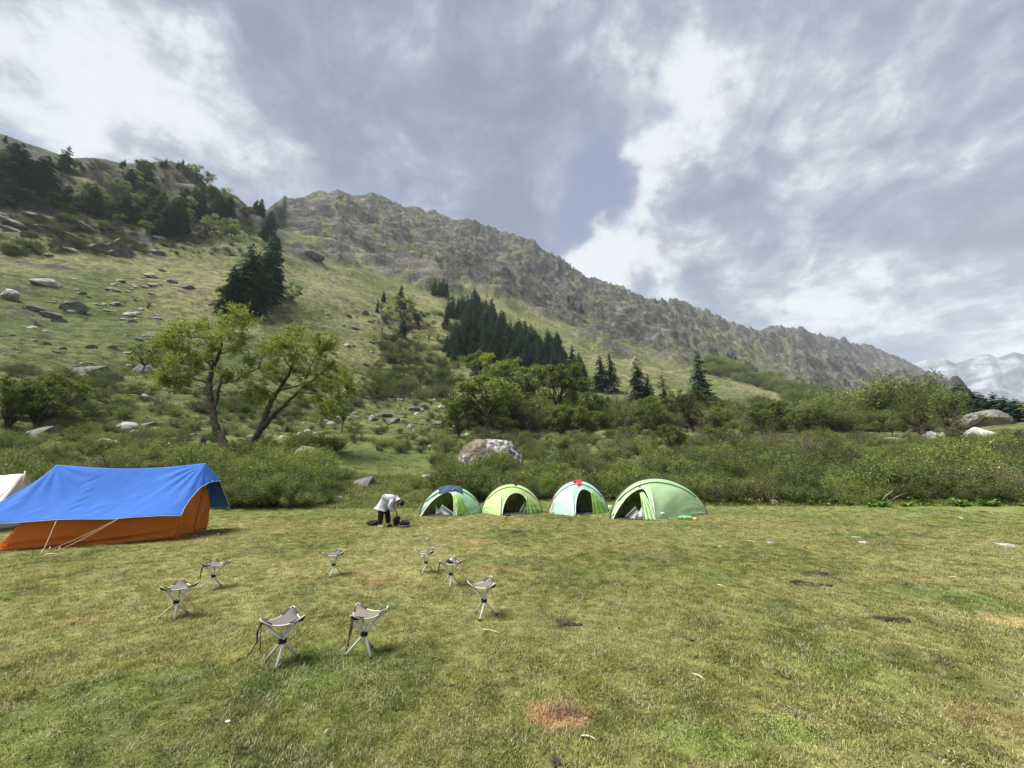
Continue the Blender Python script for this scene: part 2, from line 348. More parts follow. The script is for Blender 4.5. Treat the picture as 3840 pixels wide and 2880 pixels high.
# ---- meadow colours, also used by the grass tufts
SPOTS = []   # px, py, half width px, half height px, colour, strength
BR = (.27, .165, .085); DK = (.055, .042, .03); LG = (.150, .195, .048); GR = (.085, .130, .035)
for s_ in [(2092, 2680, 120, 46, BR, 1.0), (2110, 2665, 60, 22, (.12, .08, .05), .8), (1800, 2035, 60, 10, BR, .5), (1420, 2180, 60, 22, BR, .55), (1340, 2145, 45, 10, BR, .6), (1840, 2137, 60, 12, BR, .5),
    (1910, 2137, 35, 9, BR, .5), (310, 2330, 90, 30, BR, .25), (320, 2350, 30, 10, DK, .5), (2115, 2340, 50, 26, DK, .8), (2060, 2330, 30, 9, DK, .5), (3330, 2325, 46, 10, DK, 1), (3020, 2190, 60, 10, DK, .9),
    (3070, 2150, 60, 9, DK, .8), (3470, 2012, 60, 10, DK, .7), (3500, 1975, 50, 6, DK, .6), (1940, 1995, 30, 6, DK, .8), (2300, 2270, 26, 7, DK, .5), (2345, 2120, 18, 8, DK, .7), (3700, 2690, 170, 60, BR, .30), (3370, 2180, 110, 12, BR, .45),
    (3790, 2335, 80, 22, (.36, .29, .13), .6), (3350, 2490, 60, 20, DK, .5), (3540, 2480, 50, 20, DK, .6), (2640, 2780, 200, 80, LG, .8), (2950, 2740, 130, 60, LG, .7), (3200, 2520, 260, 90, LG, .4), (3520, 2230, 170, 60, GR, .7),
    (3250, 2010, 180, 12, GR, .8), (930, 2810, 60, 20, DK, .6), (2090, 2865, 40, 18, DK, .9), (560, 2560, 300, 70, GR, .5), (1200, 2500, 260, 90, GR, .5), (2700, 2165, 70, 24, GR, .7), (3690, 2820, 60, 20, DK, .5), (3300, 2700, 50, 20, DK, .5), (200, 2700, 320, 120, GR, .4), (1500, 2260, 120, 40, GR, .45)]:
    px, py, hw, hh, c_, k_ = s_
    d = ray(px, py); t = -CAMH/d.z; d2 = ray(px, py-hh); t2 = -CAMH/d2.z
    cx, cy = d.x*t, d.y*t; ry = abs(d2.y*t2-cy)+.02; rx = hw*(cy*cP-CAMH*sP)/FPX
    SPOTS.append((cx, cy, rx, ry, np.array(c_), k_))
def meadow(x, y):
    z0 = np.zeros_like(x)
    a = fbm(np.stack([x/3.2, y/3.2, z0], -1)+3, 4); b = fbm(np.stack([x/.55, y/.55, z0], -1)+13, 4); c = fbm(np.stack([x/9, y/9, z0], -1)+23, 3)
    g = np.array([.130, .141, .041]); s = np.array([.210, .194, .078]); k = np.array([.092, .112, .036])
    col = lerp(g, s, np.clip(.50+a*.95+c*.8+b*.35, 0, 1)[..., None]); col = lerp(col, k, np.clip(-a*1.9-b*1.2-.08, 0, 1)[..., None])
    far = sstep(np.hypot(x, y), 15, 22)[..., None]*.6; col = lerp(col, np.array([.130, .165, .048]), far)
    wob = fbm(np.stack([x/.35, y/.35, z0+7], -1), 3)*.9
    for (cx, cy, rx, ry, cc, kk) in SPOTS:
        m = np.abs(x-cx) < 2.2*rx
        dd = ((x-cx)/rx)**2+((y-cy)/ry)**2+wob
        col = lerp(col, cc, (1-sstep(dd, .35, 1.25))[..., None]*kk*m[..., None])
    bare = sstep(fbm(np.stack([x/1.7, y/1.7, z0+50], -1), 4)+b*.3, .34, .55)[..., None]*.45; col = lerp(col, np.array([.15, .115, .065]), bare)
    return np.clip(col*(1+b[..., None]*.35), .01, .6)
MD = meadow(GX[:, :150], GY[:, :150]); tn = sstep(RR[None, :150], 22, 34)[..., None]
und_c = np.array([.085, .105, .035])*(1+g1[:, :150]*.5)
TC[:, :150] = lerp(MD, und_c, tn)
if True:     # brushy ground between the meadow and the slope
    m = (sstep(RR[None, :], 60, 75)*(1-sstep(RR[None, :], 75, 140)))[..., None]*.6
    TC = lerp(TC, np.array([.10, .125, .042])*(1+g1*.6), m)

def leafmat(name, c1, c2, trans=.35, spec=.0, rough=.7, objvar=.35, attr=False):
    m = bpy.data.materials.new(name); m.use_nodes = True; g = NG(m.node_tree); g.n.clear()
    if attr:
        at = g.add('ShaderNodeAttribute', attribute_type='INSTANCER', attribute_name='tint'); geo = g.add('ShaderNodeNewGeometry')
        v = g.smooth(geo.outputs['Random Per Island'], 0, 1, .68, 1.45)
        c = g.mix(1.0, at.outputs['Color'], g.add('ShaderNodeCombineXYZ', inp={0: v, 1: v, 2: v}).outputs[0], 'MULTIPLY')
    else:
        geo = g.add('ShaderNodeNewGeometry'); oi = g.add('ShaderNodeObjectInfo')
        c = g.mix(geo.outputs['Random Per Island'], c1, c2)
        v = g.math('MULTIPLY_ADD', oi.outputs['Random'], objvar*2, 1-objvar)
        c = g.mix(1.0, c, g.add('ShaderNodeCombineXYZ', inp={0: v, 1: v, 2: g.math('POWER', v, .7)}).outputs[0], 'MULTIPLY')
    d = g.add('ShaderNodeBsdfDiffuse', inp={'Color': c}); t = g.add('ShaderNodeBsdfTranslucent', inp={'Color': c})
    mx = g.add('ShaderNodeMixShader', inp={0: trans, 1: d.outputs[0], 2: t.outputs[0]})
    g.add('ShaderNodeOutputMaterial', inp={0: mx.outputs[0]}); return m
def pmat(name, col, rough=.8, var=.0, vscale=5, bump=0, bscale=40, metal=0, spec=.3, trans=0, col2=None, det=5):
    m = bpy.data.materials.new(name); m.use_nodes = True; g = NG(m.node_tree); g.n.clear()
    tcn = g.add('ShaderNodeTexCoord'); nz = g.noise(tcn.outputs['Object'], vscale, det, .6)
    c2 = col2 if col2 else tuple(x*(1-var) for x in col)
    c = g.mix(g.smooth(nz, .36, .64), col, c2)
    p = g.add('ShaderNodeBsdfPrincipled', inp={'Base Color': c, 'Roughness': rough, 'Metallic': metal, 'Specular IOR Level': spec})
    if bump:
        b = g.add('ShaderNodeBump', inp={'Strength': bump, 'Distance': .02, 'Height': g.noise(tcn.outputs['Object'], bscale, 6, .6)}); g.l.new(b.outputs[0], p.inputs['Normal'])
    sh = p.outputs[0]
    if trans:
        t = g.add('ShaderNodeBsdfTranslucent', inp={'Color': c}); mx = g.add('ShaderNodeMixShader', inp={0: trans, 1: sh, 2: t.outputs[0]}); sh = mx.outputs[0]
    g.add('ShaderNodeOutputMaterial', inp={0: sh}); return m

def terrain_mat(name, scales, bumpd, contrast=.5):
    m = bpy.data.materials.new(name); m.use_nodes = True; g = NG(m.node_tree); g.n.clear()
    at = g.add('ShaderNodeAttribute', attribute_name='Col'); geo = g.add('ShaderNodeNewGeometry'); pos = geo.outputs['Position']
    a = g.noise(pos, scales[0], 9, .72); b = g.noise(pos, scales[1], 6, .65)
    f = g.math('ADD', g.smooth(a, .30, .70, 1-contrast, 1+contrast), g.smooth(b, .3, .7, -contrast*.5, contrast*.5))
    c = g.mix(1.0, at.outputs['Color'], g.add('ShaderNodeCombineXYZ', inp={0: f, 1: f, 2: f}).outputs[0], 'MULTIPLY')
    p = g.add('ShaderNodeBsdfPrincipled', inp={'Base Color': c, 'Roughness': .95, 'Specular IOR Level': .1})
    h = g.math('ADD', a, g.math('MULTIPLY', b, .4))
    bm = g.add('ShaderNodeBump', inp={'Strength': .9, 'Distance': bumpd, 'Height': h}); g.l.new(bm.outputs[0], p.inputs['Normal'])
    g.add('ShaderNodeOutputMaterial', inp={0: p.outputs[0]}); return m
M = {'ground': terrain_mat('meadow_soil', (14, 60), .03, .38), 'hill': terrain_mat('hill_turf', (.35, 1.6), 1.6, .62), 'rock': terrain_mat('mountain_rock', (.06, .3), 14, .75)}
def terrain_obj(name, j0, j1, mat):
    sl = slice(j0, j1+1); a, b = len(AZ), j1-j0+1
    P = np.stack([GX[:, sl], GY[:, sl], Z[:, sl]], -1); idx = np.arange(a*b).reshape(a, b); nx = np.roll(idx, -1, 0)
    Q = np.stack([idx[:, :-1], idx[:, 1:], nx[:, 1:], nx[:, :-1]], -1)[:, :, ::-1].reshape(-1, 4)
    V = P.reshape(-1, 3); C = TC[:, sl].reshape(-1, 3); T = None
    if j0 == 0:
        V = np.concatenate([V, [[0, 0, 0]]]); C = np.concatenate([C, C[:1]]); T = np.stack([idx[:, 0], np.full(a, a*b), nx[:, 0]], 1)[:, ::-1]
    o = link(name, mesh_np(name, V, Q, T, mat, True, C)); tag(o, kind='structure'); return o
j1 = len(NR[0])-1; j2 = j1+len(NR[1]); j3 = len(RR)-1
terrain_obj('ground', 0, j1, M['ground']); terrain_obj('hillside', j1, j2, M['hill']); terrain_obj('mountain', j2, j3, M['rock'])

# snow range beyond, a body with a crest and two flanks
def snow_range():
    xs = np.linspace(3150, 4500, 420); base = np.interp(xs, [3150, 3330, 3430, 3470, 3500, 3540, 3580, 3620, 3660, 3700, 3735, 3770, 3800, 3840, 3950, 4100, 4500], [1420, 1400, 1352, 1338, 1345, 1335, 1352, 1338, 1322, 1315, 1330, 1322, 1310, 1318, 1290, 1330, 1400])
    rows = 130; t = np.linspace(0, 1, rows)
    V = np.zeros((len(xs), rows+40, 3))
    for i, (x, y) in enumerate(zip(xs, base)):
        a, e = az_of(x, y), el_of(x, y); rc = 4700; zc = rc*math.tan(e)
        r = np.concatenate([lerp(3500, rc, t), lerp(rc+40, rc+1000, np.linspace(0, 1, 40))]); z = np.concatenate([zc*t**1.25, zc*(1-np.linspace(0, 1, 40))**1.2])
        V[i] = np.stack([r*math.sin(a), r*math.cos(a), z], -1)
    n = fbm(V/900., 7, ridged=True, gain=.55); n2 = fbm(V/420.+4, 6)
    ph = np.concatenate([np.sin(np.pi*np.clip(t, 0, 1))**.7*.9+.22, np.linspace(.3, 0, 40)])[None, :]
    V[..., 2] += (fbm(V/420., 6, ridged=True, gain=.6)-.35)*95*ph+(n-.3)*30*ph
    V[..., 2] -= 30
    sn = (sstep(fbm(V/230.+4, 7, gain=.62)*2.2+V[..., 2]/3200, -.05, .85))[..., None]
    C = lerp(np.array([.085, .10, .13]), np.array([.22, .235, .265]), sn)
    a, b = V.shape[:2]; idx = np.arange(a*b).reshape(a, b)
    Q = np.stack([idx[:-1, :-1], idx[1:, :-1], idx[1:, 1:], idx[:-1, 1:]], -1).reshape(-1, 4)
    o = link('snow_mountain', mesh_np('snow_mountain', V.reshape(-1, 3), Q, None, M['snow'], True, C.reshape(-1, 3))); tag(o, kind='structure')
M['snow'] = terrain_mat('snow_and_rock', (.012, .05), 20, .25)
snow_range()
# haze
hb = MB(); hb.box((0, 0, 649), (6300, 6300, 651)); hm = bpy.data.materials.new('haze'); hm.use_nodes = True; g = NG(hm.node_tree); g.n.clear()
pv = g.add('ShaderNodeVolumePrincipled', inp={'Color': (.84, .90, 1.0, 1), 'Density': 8.5e-5, 'Anisotropy': .0}); g.add('ShaderNodeOutputMaterial', inp={1: pv.outputs[0]})
hz_o = link('haze', hb.mesh('haze', hm, False)); tag(hz_o, 'pale thin haze filling the valley', 'haze', kind='stuff')

AUTO = {}
def auto(group, o, px, py, desc):
    if o is not None: AUTO.setdefault(group, []).append((o, px, py, desc))
    return o
ORD = ['nearest', 'second', 'third', 'fourth', 'fifth', 'sixth', 'seventh', 'eighth', 'ninth', 'tenth', 'eleventh', 'twelfth']
def autolabel(group, marks):
    buckets = {}
    for (o, x, y, d) in AUTO.get(group, []):
        k = min(range(len(marks)), key=lambda i: math.hypot(marks[i][0]-x, (marks[i][1]-y)*1.3)); dx, dy = x-marks[k][0], y-marks[k][1]
        side = ('right of' if dx > 0 else 'left of') if abs(dx) > abs(dy) else ('below' if dy > 0 else 'above')
        buckets.setdefault((k, side, d), []).append((math.hypot(dx, dy), o))
    for (k, side, d), L_ in buckets.items():
        L_.sort(key=lambda q: q[0])
        for i, (_, o) in enumerate(L_): o['label'] = (ORD[i] if i < 12 else '%dth' % (i+1))+' '+d+' '+side+' '+marks[k][2]
# ---------------------------------------------------------------- stuff made of instances (grass, gravel, undergrowth)
def proto(me):
    return bpy.data.objects.new(me.name, me)      # kept out of the scene, only its mesh is scattered
def scatter(name, protos, P, rot, scl, idx, label, tint=None):
    me = bpy.data.meshes.new(name); n = len(P); me.vertices.add(n); me.vertices.foreach_set('co', np.asarray(P, np.float32).ravel())
    for nm, typ, arr in (('rot', 'FLOAT_VECTOR', rot), ('scl', 'FLOAT_VECTOR', scl), ('pick', 'INT', idx)) + ((('tint', 'FLOAT_VECTOR', tint),) if tint is not None else ()):
        a = me.attributes.new(nm, typ, 'POINT'); a.data.foreach_set('vector' if typ == 'FLOAT_VECTOR' else 'value', np.asarray(arr, np.int32 if typ == 'INT' else np.float32).ravel())
    o = link(name, me); ng = bpy.data.node_groups.new(name, 'GeometryNodeTree')
    ng.interface.new_socket('Geometry', in_out='INPUT', socket_type='NodeSocketGeometry'); ng.interface.new_socket('Geometry', in_out='OUTPUT', socket_type='NodeSocketGeometry')
    N, L = ng.nodes, ng.links; gi = N.new('NodeGroupInput'); go = N.new('NodeGroupOutput'); jn = N.new('GeometryNodeGeometryToInstance')
    def attr(nm, typ):
        a = N.new('GeometryNodeInputNamedAttribute'); a.data_type = typ; a.inputs['Name'].default_value = nm; return a.outputs['Attribute']
    ip = N.new('GeometryNodeInstanceOnPoints'); ip.inputs['Pick Instance'].default_value = True
    L.new(gi.outputs[0], ip.inputs['Points'])
    for p in reversed(protos):
        oi = N.new('GeometryNodeObjectInfo'); oi.inputs['Object'].default_value = p; oi.inputs['As Instance'].default_value = True
        L.new(oi.outputs['Geometry'], jn.inputs[0])
    L.new(jn.outputs[0], ip.inputs['Instance']); L.new(attr('pick', 'INT'), ip.inputs['Instance Index'])
    e2r = N.new('FunctionNodeEulerToRotation'); L.new(attr('rot', 'FLOAT_VECTOR'), e2r.inputs[0]); L.new(e2r.outputs[0], ip.inputs['Rotation'])
    L.new(attr('scl', 'FLOAT_VECTOR'), ip.inputs['Scale']); L.new(ip.outputs[0], go.inputs[0])
    md = o.modifiers.new('scatter', 'NODES'); md.node_group = ng
    tag(o, label, kind='stuff'); return o
def quads_at(C, N_, U, sx, sy):       # leaf quads
    U = U-N_*(U*N_).sum(1)[:, None]; U /= np.linalg.norm(U, axis=1)[:, None]+1e-9; W = np.cross(N_, U)
    sx = np.broadcast_to(sx, len(C))[:, None]; sy = np.broadcast_to(sy, len(C))[:, None]
    V = np.stack([C-U*sy, C+W*sx*.9-U*sy*.1, C+U*sy, C-W*sx*.9-U*sy*.1], 1).reshape(-1, 3)
    return V, np.arange(len(V)).reshape(-1, 4)
def runit(n, rng=RNG):
    v = rng.normal(size=(n, 3)); return v/np.linalg.norm(v, axis=1)[:, None]

# materials for plants
M['blade'] = leafmat('grass_blade', None, None, .40, attr=True)
M['shrub'] = leafmat('shrub_leaf', (.085, .125, .034), (.215, .245, .075), .38, objvar=.45)
M['shrub_dark'] = leafmat('shrub_leaf_dark', (.048, .074, .027), (.125, .150, .055), .34, objvar=.45)
M['shrub_brown'] = leafmat('shrub_twiggy', (.13, .125, .07), (.22, .20, .12), .3)
M['spring'] = leafmat('spring_leaf', (.15, .20, .034), (.30, .345, .080), .48, objvar=.12)
M['broad'] = leafmat('broad_leaf', (.062, .090, .026), (.135, .160, .050), .38, objvar=.38)
M['broad2'] = leafmat('broad_leaf_light', (.095, .135, .034), (.200, .235, .070), .42, objvar=.30)
M['pale'] = leafmat('pale_leaf', (.19, .24, .085), (.27, .31, .12), .4, objvar=.2)
M['conifer'] = leafmat('conifer_needles', (.026, .060, .036), (.060, .110, .062), .28, objvar=.30)
M['bark'] = pmat('dark_bark', (.040, .030, .023), .95, bump=1, bscale=9, col2=(.085, .072, .058), vscale=3)
M['twig'] = pmat('twig', (.075, .058, .042), .95, col2=(.12, .10, .08))
M['petal'] = pmat('petal', (.85, .84, .76), .8)
M['dock'] = leafmat('dock_leaf', (.12, .22, .04), (.20, .32, .07), .35, objvar=.2)
M['granite'] = pmat('lichened_granite', (.36, .345, .32), .92, vscale=1.9, bump=.9, bscale=5, col2=(.17, .16, .145), det=9)
M['granite_dark'] = pmat('dark_schist', (.16, .15, .14), .92, vscale=1.6, bump=.9, bscale=5, col2=(.07, .066, .06), det=9)

def tuft(name, n, h, rad, wd, rng, flat=.5):
    a = rng.uniform(0, 2*np.pi, n); r = rad*np.sqrt(rng.uniform(0, 1, n)); b = np.stack([r*np.cos(a), r*np.sin(a), 0*r-.004], 1)
    dr_ = rng.uniform(0, 2*np.pi, n); ln = rng.uniform(.2, 1.0, n)*flat; L_ = h*rng.uniform(.55, 1.25, n)
    dh = np.stack([np.cos(dr_)*ln, np.sin(dr_)*ln, np.ones(n)], 1); dh /= np.linalg.norm(dh, axis=1)[:, None]
    d2 = dh+np.stack([np.cos(dr_), np.sin(dr_), -.5+0*dr_], 1)*.55; d2 /= np.linalg.norm(d2, axis=1)[:, None]
    m = b+dh*L_[:, None]*.55; t = m+d2*L_[:, None]*.5; s = np.stack([-np.sin(dr_), np.cos(dr_), 0*dr_], 1)*wd*.5
    V = np.stack([b-s, b+s, m+s*.9, m-s*.9, t], 1).reshape(-1, 3); k = np.arange(n)[:, None]*5
    return mesh_np(name, V, k+np.array([[0, 1, 2, 3]]), k+np.array([[3, 2, 4]]), M['blade'], True)
rg = np.random.default_rng(3)
tufts = [proto(tuft('tuft', 30, .034, .065, .0050, rg, .9)), proto(tuft('tuft', 26, .046, .06, .0046, rg, .7)), proto(tuft('tuft', 34, .024, .07, .006, rg, 1.3))]
cv = MB(); c_ = np.stack([rg.normal(0, .035, 40), rg.normal(0, .035, 40), rg.uniform(.012, .035, 40)], 1); nn = runit(40, rg)*.5+np.array([0, 0, 1]); nn /= np.linalg.norm(nn, axis=1)[:, None]
cv.add(*quads_at(c_, nn, runit(40, rg), .0055, .0055)); tufts.append(proto(cv.mesh('clover', M['blade'])))
NT = 74000
r_ = rg.uniform(0, 1, NT)**1.0*(24.0-2.0)+2.0; a_ = rg.uniform(-math.radians(58), math.radians(58), NT); gx, gy = r_*np.sin(a_), r_*np.cos(a_)
keep = np.ones(NT, bool)
keep &= gy > 1.6
gx, gy, r_ = gx[keep], gy[keep], r_[keep]; n_ = len(gx)
tcl = meadow(gx, gy)*rg.uniform(.60, 1.50, n_)[:, None]*1.15
straw = rg.uniform(0, 1, n_) < .22; tcl[straw] = tcl[straw]*.45+np.array([.44, .41, .26])*.55
sz = rg.uniform(.48, .95, n_)*(1+.35*fbm(np.stack([gx/1.5, gy/1.5, gx*0+11], -1), 3))*(1+.035*r_)
pick = rg.choice(3, n_, p=[.45, .2, .35]); lgp = (fbm(np.stack([gx/1.1, gy/1.1, gx*0+19], -1), 3) > .22) & (rg.uniform(0, 1, n_) < .22); pick[lgp] = 3
tcl[lgp] = tcl[lgp]*.75+np.array([.20, .26, .07])*.25
scatter('grass', tufts, np.stack([gx, gy, H(gx, gy)+.001], 1), np.stack([rg.normal(0, .12, n_), rg.normal(0, .12, n_), rg.uniform(0, 6.28, n_)], 1), np.stack([sz, sz, sz], 1), pick, 'short cropped meadow grass with clover and straw coloured patches', tcl)

# crumbs of dung, clods and dry bits strewn in the turf
def crumb(name, mat, rng, n, flat):
    V = runit(n, rng)*np.array([1, .7, flat]); k = np.arange(0, n-3, 3)[:, None]; return mesh_np(name, V, None, [(i, j, k2) for i in range(n) for j in range(i+1, n) for k2 in range(j+1, n)][:60], mat, False)
DKC = pmat('dark_crumb', (.035, .026, .019), .95); STW = pmat('dry_straw', (.50, .45, .30), .9)
cr_p = [proto(crumb('crumb', DKC, rg, 8, .5)), proto(crumb('crumb', DKC, rg, 8, .4))]; sm_ = MB(); sm_.tube([(-1, 0, 0), (-.3, .08, .02), (.4, .02, .03), (1, -.1, 0)], [.05, .06, .05, .02], 4); cr_p.append(proto(sm_.mesh('straw', STW)))
nC = 900; r2_ = rg.uniform(2.2, 20, nC); a2_ = rg.uniform(-1.0, 1.0, nC); cx_, cy_ = r2_*np.sin(a2_), r2_*np.cos(a2_); cl_ = fbm(np.stack([cx_/1.3, cy_/1.3, cx_*0+30], -1), 3) > .10
pk_ = np.where(cl_ | (rg.uniform(0, 1, nC) < .4), rg.integers(0, 2, nC), 2); ks_ = cl_ | (rg.uniform(0, 1, nC) < .6); cx_, cy_, pk_ = cx_[ks_], cy_[ks_], pk_[ks_]; nC = len(cx_); sC = np.where(pk_ == 2, rg.uniform(.008, .035, nC), rg.uniform(.008, .030, nC))*(1+.03*np.hypot(cx_, cy_))
scatter('turf_litter', cr_p, np.stack([cx_, cy_, H(cx_, cy_)+np.where(pk_ == 2, .028, .008)], 1), np.stack([rg.normal(0, .1, nC), rg.normal(0, .1, nC), rg.uniform(0, 6.28, nC)], 1), np.stack([sC]*3, 1), pk_, 'dark crumbs and dry straw bits lying in the meadow turf')
# rougher, longer grass off the cropped meadow
zz = []
for (x0, x1, y0, y1, n) in [(1225, 1660, 1782, 1906, 2600), (-100, 1700, 1500, 1780, 2600), (2600, 3900, 1884, 1896, 500), (3100, 3900, 1630, 1700, 700), (0, 1600, 1200, 1500, 2200)]:
    for _ in range(n):
        x, y = rg.uniform(x0, x1), rg.uniform(y0, y1); p = hit(x, y)
        if p is not None: zz.append((p.x, p.y, p.z, 2.2+.07*min(90, math.hypot(p.x, p.y))))
zz = np.array(zz); n_ = len(zz); ct = np.array([.125, .155, .050])*rg.uniform(.55, 1.6, n_)[:, None]*np.stack([rg.uniform(.85, 1.3, n_), np.ones(n_), rg.uniform(.8, 1.3, n_)], 1); zs = zz[:, 3]*rg.uniform(.6, 1.3, n_)
scatter('rough_grass', tufts[:3], zz[:, :3], np.stack([rg.normal(0, .15, n_), rg.normal(0, .15, n_), rg.uniform(0, 6.28, n_)], 1), np.stack([zs*1.3, zs*1.3, zs], 1), rg.integers(0, 3, n_), 'longer rough grass in the clearing and on the lower slope', ct)

# ---- shrubs
def shrub_mesh(name, rng, n=1500, leaf=.022, wide=.62, stems=16, mat='shrub', flowers=0, tall=1.0, gaps=.35):
    mb = MB(); tw = MB(); tips = []
    for k in range(stems):
        a = rng.uniform(0, 6.28); ln = rng.uniform(.35, 1.0); sp = wide*math.sqrt(rng.uniform(.02, 1)); hh = tall*rng.uniform(.62, 1.0)*(1-.35*(sp/wide)**2)
        P = np.array([[math.cos(a)*sp*t**.8+rng.normal(0, .012), math.sin(a)*sp*t**.8+rng.normal(0, .012), hh*t**.9-.03] for t in np.linspace(0, 1, 6)])
        tw.tube(P, np.linspace(.011, .002, 6), 4, False); tips.append(P)
    tips = np.array(tips); m = n
    s = rng.integers(0, stems, m); t = rng.uniform(.16, 1, m)**.62*5; i = np.minimum(t.astype(int), 4); f = (t-i)[:, None]
    C = tips[s, i]*(1-f)+tips[s, i+1]*f
    off = rng.normal(size=(m, 3))*np.array([.055, .055, .05]); C = C+off; C[:, 2] = np.maximum(C[:, 2], .01)
    nn = runit(m, rng)+np.array([0, 0, .5]); nn /= np.linalg.norm(nn, axis=1)[:, None]
    U = off/(np.linalg.norm(off, axis=1)[:, None]+1e-6)+np.array([0, 0, .7])
    mb.add(*quads_at(C, nn, U, leaf*.42*rng.uniform(.6, 1.3, m), leaf*rng.uniform(.7, 1.6, m)))
    V1, Q1, _ = mb.arrays(); V2, Q2, _ = tw.arrays(); mats = [M[mat], M['twig']]; mi = [0]*len(Q1)+[1]*len(Q2); VV = [V1, V2]; QQ = [Q1, Q2+len(V1)]
    if flowers:
        j = rng.integers(0, m, flowers); fv, fq = quads_at(C[j]*1.04, runit(flowers, rng)*.6+np.array([0, -.3, .8]), runit(flowers, rng), .009, .009); QQ.append(fq+len(V1)+len(V2)); VV.append(fv); mi += [2]*len(fq); mats.append(M['petal'])
    return mesh_np(name, np.concatenate(VV), np.concatenate(QQ), None, mats=mats, midx=mi, smooth=False), (V1, Q1), (V2, Q2)
rs = np.random.default_rng(21)
SH = [shrub_mesh('shrub', rs, 2500, .025, .62, 26, 'shrub', 12), shrub_mesh('shrub', rs, 2500, .024, .75, 26, 'shrub_dark', 0, .8), shrub_mesh('shrub', rs, 2300, .023, .5, 24, 'shrub', 22),
      shrub_mesh('shrub', rs, 1000, .018, .6, 34, 'shrub_brown', 4, .9), shrub_mesh('shrub', rs, 2500, .025, .85, 26, 'shrub', 0, .7)]
shp = [proto(s[0]) for s in SH]
def px_scatter(zones, rng):
    """zones: polygon rows in photo pixels -> ground points there"""
    out = []
    for (x0, x1, yt, yb, n, s0, s1, kinds) in zones:
        for _ in range(n):
            x = rng.uniform(x0, x1); a = np.interp(x, *yt) if isinstance(yt, tuple) else yt; b = np.interp(x, *yb) if isinstance(yb, tuple) else yb
            y = rng.uniform(a, b); p = hit(x, y)
            if p is None: continue
            out.append((p, rng.uniform(s0, s1), rng.choice(kinds), x, y))
    return out
def clearing(x, y):     # the grassy pocket behind the person, kept free of shrubs
    return 1235 < x < 1640 and y > 1800 or (1280 < x < 1560 and y > 1782)
BOULD = [(1830, 1735, 125, 60), (1145, 1718, 60, 35), (1600, 1786, 60, 14), (1350, 1812, 60, 22)]
def near_boulder(x, y): return any(abs(x-a) < c*1.05 and -d*.2 < y-b < d*.9 for a, b, c, d in BOULD)
edgeT = ([-400, 600, 1000, 1240, 1300, 1640, 1700, 2000, 2600, 3900], [1900, 1905, 1905, 1900, 1790, 1790, 1880, 1885, 1889, 1889])
Zn = [(-200, 700, 1705, 1900, 330, .7, 1.3, [0, 1, 3, 3, 4, 2]), (700, 1260, 1700, edgeT, 190, .9, 1.7, [0, 1, 2, 4, 0]), (1640, 2050, 1745, edgeT, 130, 1.0, 1.9, [0, 1, 2, 4]),
      (-200, 1700, 1560, 1705, 330, .6, 1.4, [0, 1, 2, 3, 4, 1]),
      (2000, 3900, 1735, 1868, 560, .7, 1.75, [0, 2, 1, 3, 4, 1]),
      (1650, 3150, 1600, 1735, 520, .8, 2.0, [0, 1, 2, 3, 4, 3]), (3150, 3900, 1655, 1735, 190, .6, 1.5, [0, 1, 2, 3, 4]),
      (1700, 3100, 1520, 1610, 420, 2.5, 5, [0, 1, 1, 3, 4]),
      (0, 1650, 1380, 1560, 330, .8, 2.2, [1, 4, 1, 3]),
      (1400, 1750, 1180, 1500, 230, 2.5, 5.5, [1, 1, 4, 3]),
      (2650, 3400, ([2650, 2900, 3100, 3400], [1340, 1420, 1500, 1560]), ([2650, 2900, 3100, 3400], [1400, 1470, 1560, 1600]), 420, 6, 13, [1, 4, 0]),
      (3000, 3500, 1560, 1620, 160, 3, 6, [1, 4, 3]),
      (0, 950, 830, 960, 220, 1.5, 4.5, [1, 1, 3]), (0, 1000, 600, 850, 260, 2, 6, [1, 1, 3])]
pts = [q for q in px_scatter(Zn, rs) if not clearing(q[3], q[4]) and not near_boulder(q[3], q[4])]
clump = fbm(np.array([[q[0].x/q[0].y*14, q[0].y/7, 3.] for q in pts]), 3)
P = np.array([q[0][:] for q in pts]); sc = np.array([q[1] for q in pts])*np.clip(1+clump*1.7, .40, 1.6); ki = np.array([q[2] for q in pts])
scatter('undergrowth', shp, P, np.stack([rs.normal(0, .07, len(P)), rs.normal(0, .07, len(P)), rs.uniform(0, 6.28, len(P))], 1), np.stack([sc*rs.uniform(.9, 1.5, len(P)), sc*rs.uniform(.9, 1.5, len(P)), sc*rs.uniform(.85, 1.15, len(P))], 1), ki, 'dense low scrub covering the valley floor and lower slopes')

# individual shrubs along the front of the thicket
def shrub_thing(px, py, h, kind, label, group, wide=1.0, rng=rs):
    p = hit(px, py)
    me, leaf, stem = SHM[kind]
    t = empty('shrub', p, rng.uniform(0, 6.28)); t.scale = (h*wide, h*wide, h); tag(t, label, 'shrub', group)
    link('foliage', leaf, t); link('stems', stem, t); return t
SHM = []
for s_, mt in zip(SH, ('shrub', 'shrub_dark', 'shrub', 'shrub_brown', 'shrub')):
    ml = s_[0].copy(); st_ = mesh_np('stems', s_[2][0], s_[2][1], None, M['twig']); SHM.append((mesh_np('foliage', s_[1][0], s_[1][1], None, M[mt], False) if not len(s_[0].materials) > 2 else s_[0], s_[0], st_))
    bpy.data.meshes.remove(ml)
SHM = [(a, b, c) for a, b, c in SHM]
gB1 = 'shrubs along the front edge of the right hand thicket'; gB2 = 'shrubs along the front edge of the thicket between the big blue tent and the person'; gB3 = 'shrubs of the thicket right behind the small dome tents'
xs = np.linspace(2640, 3880, 27)
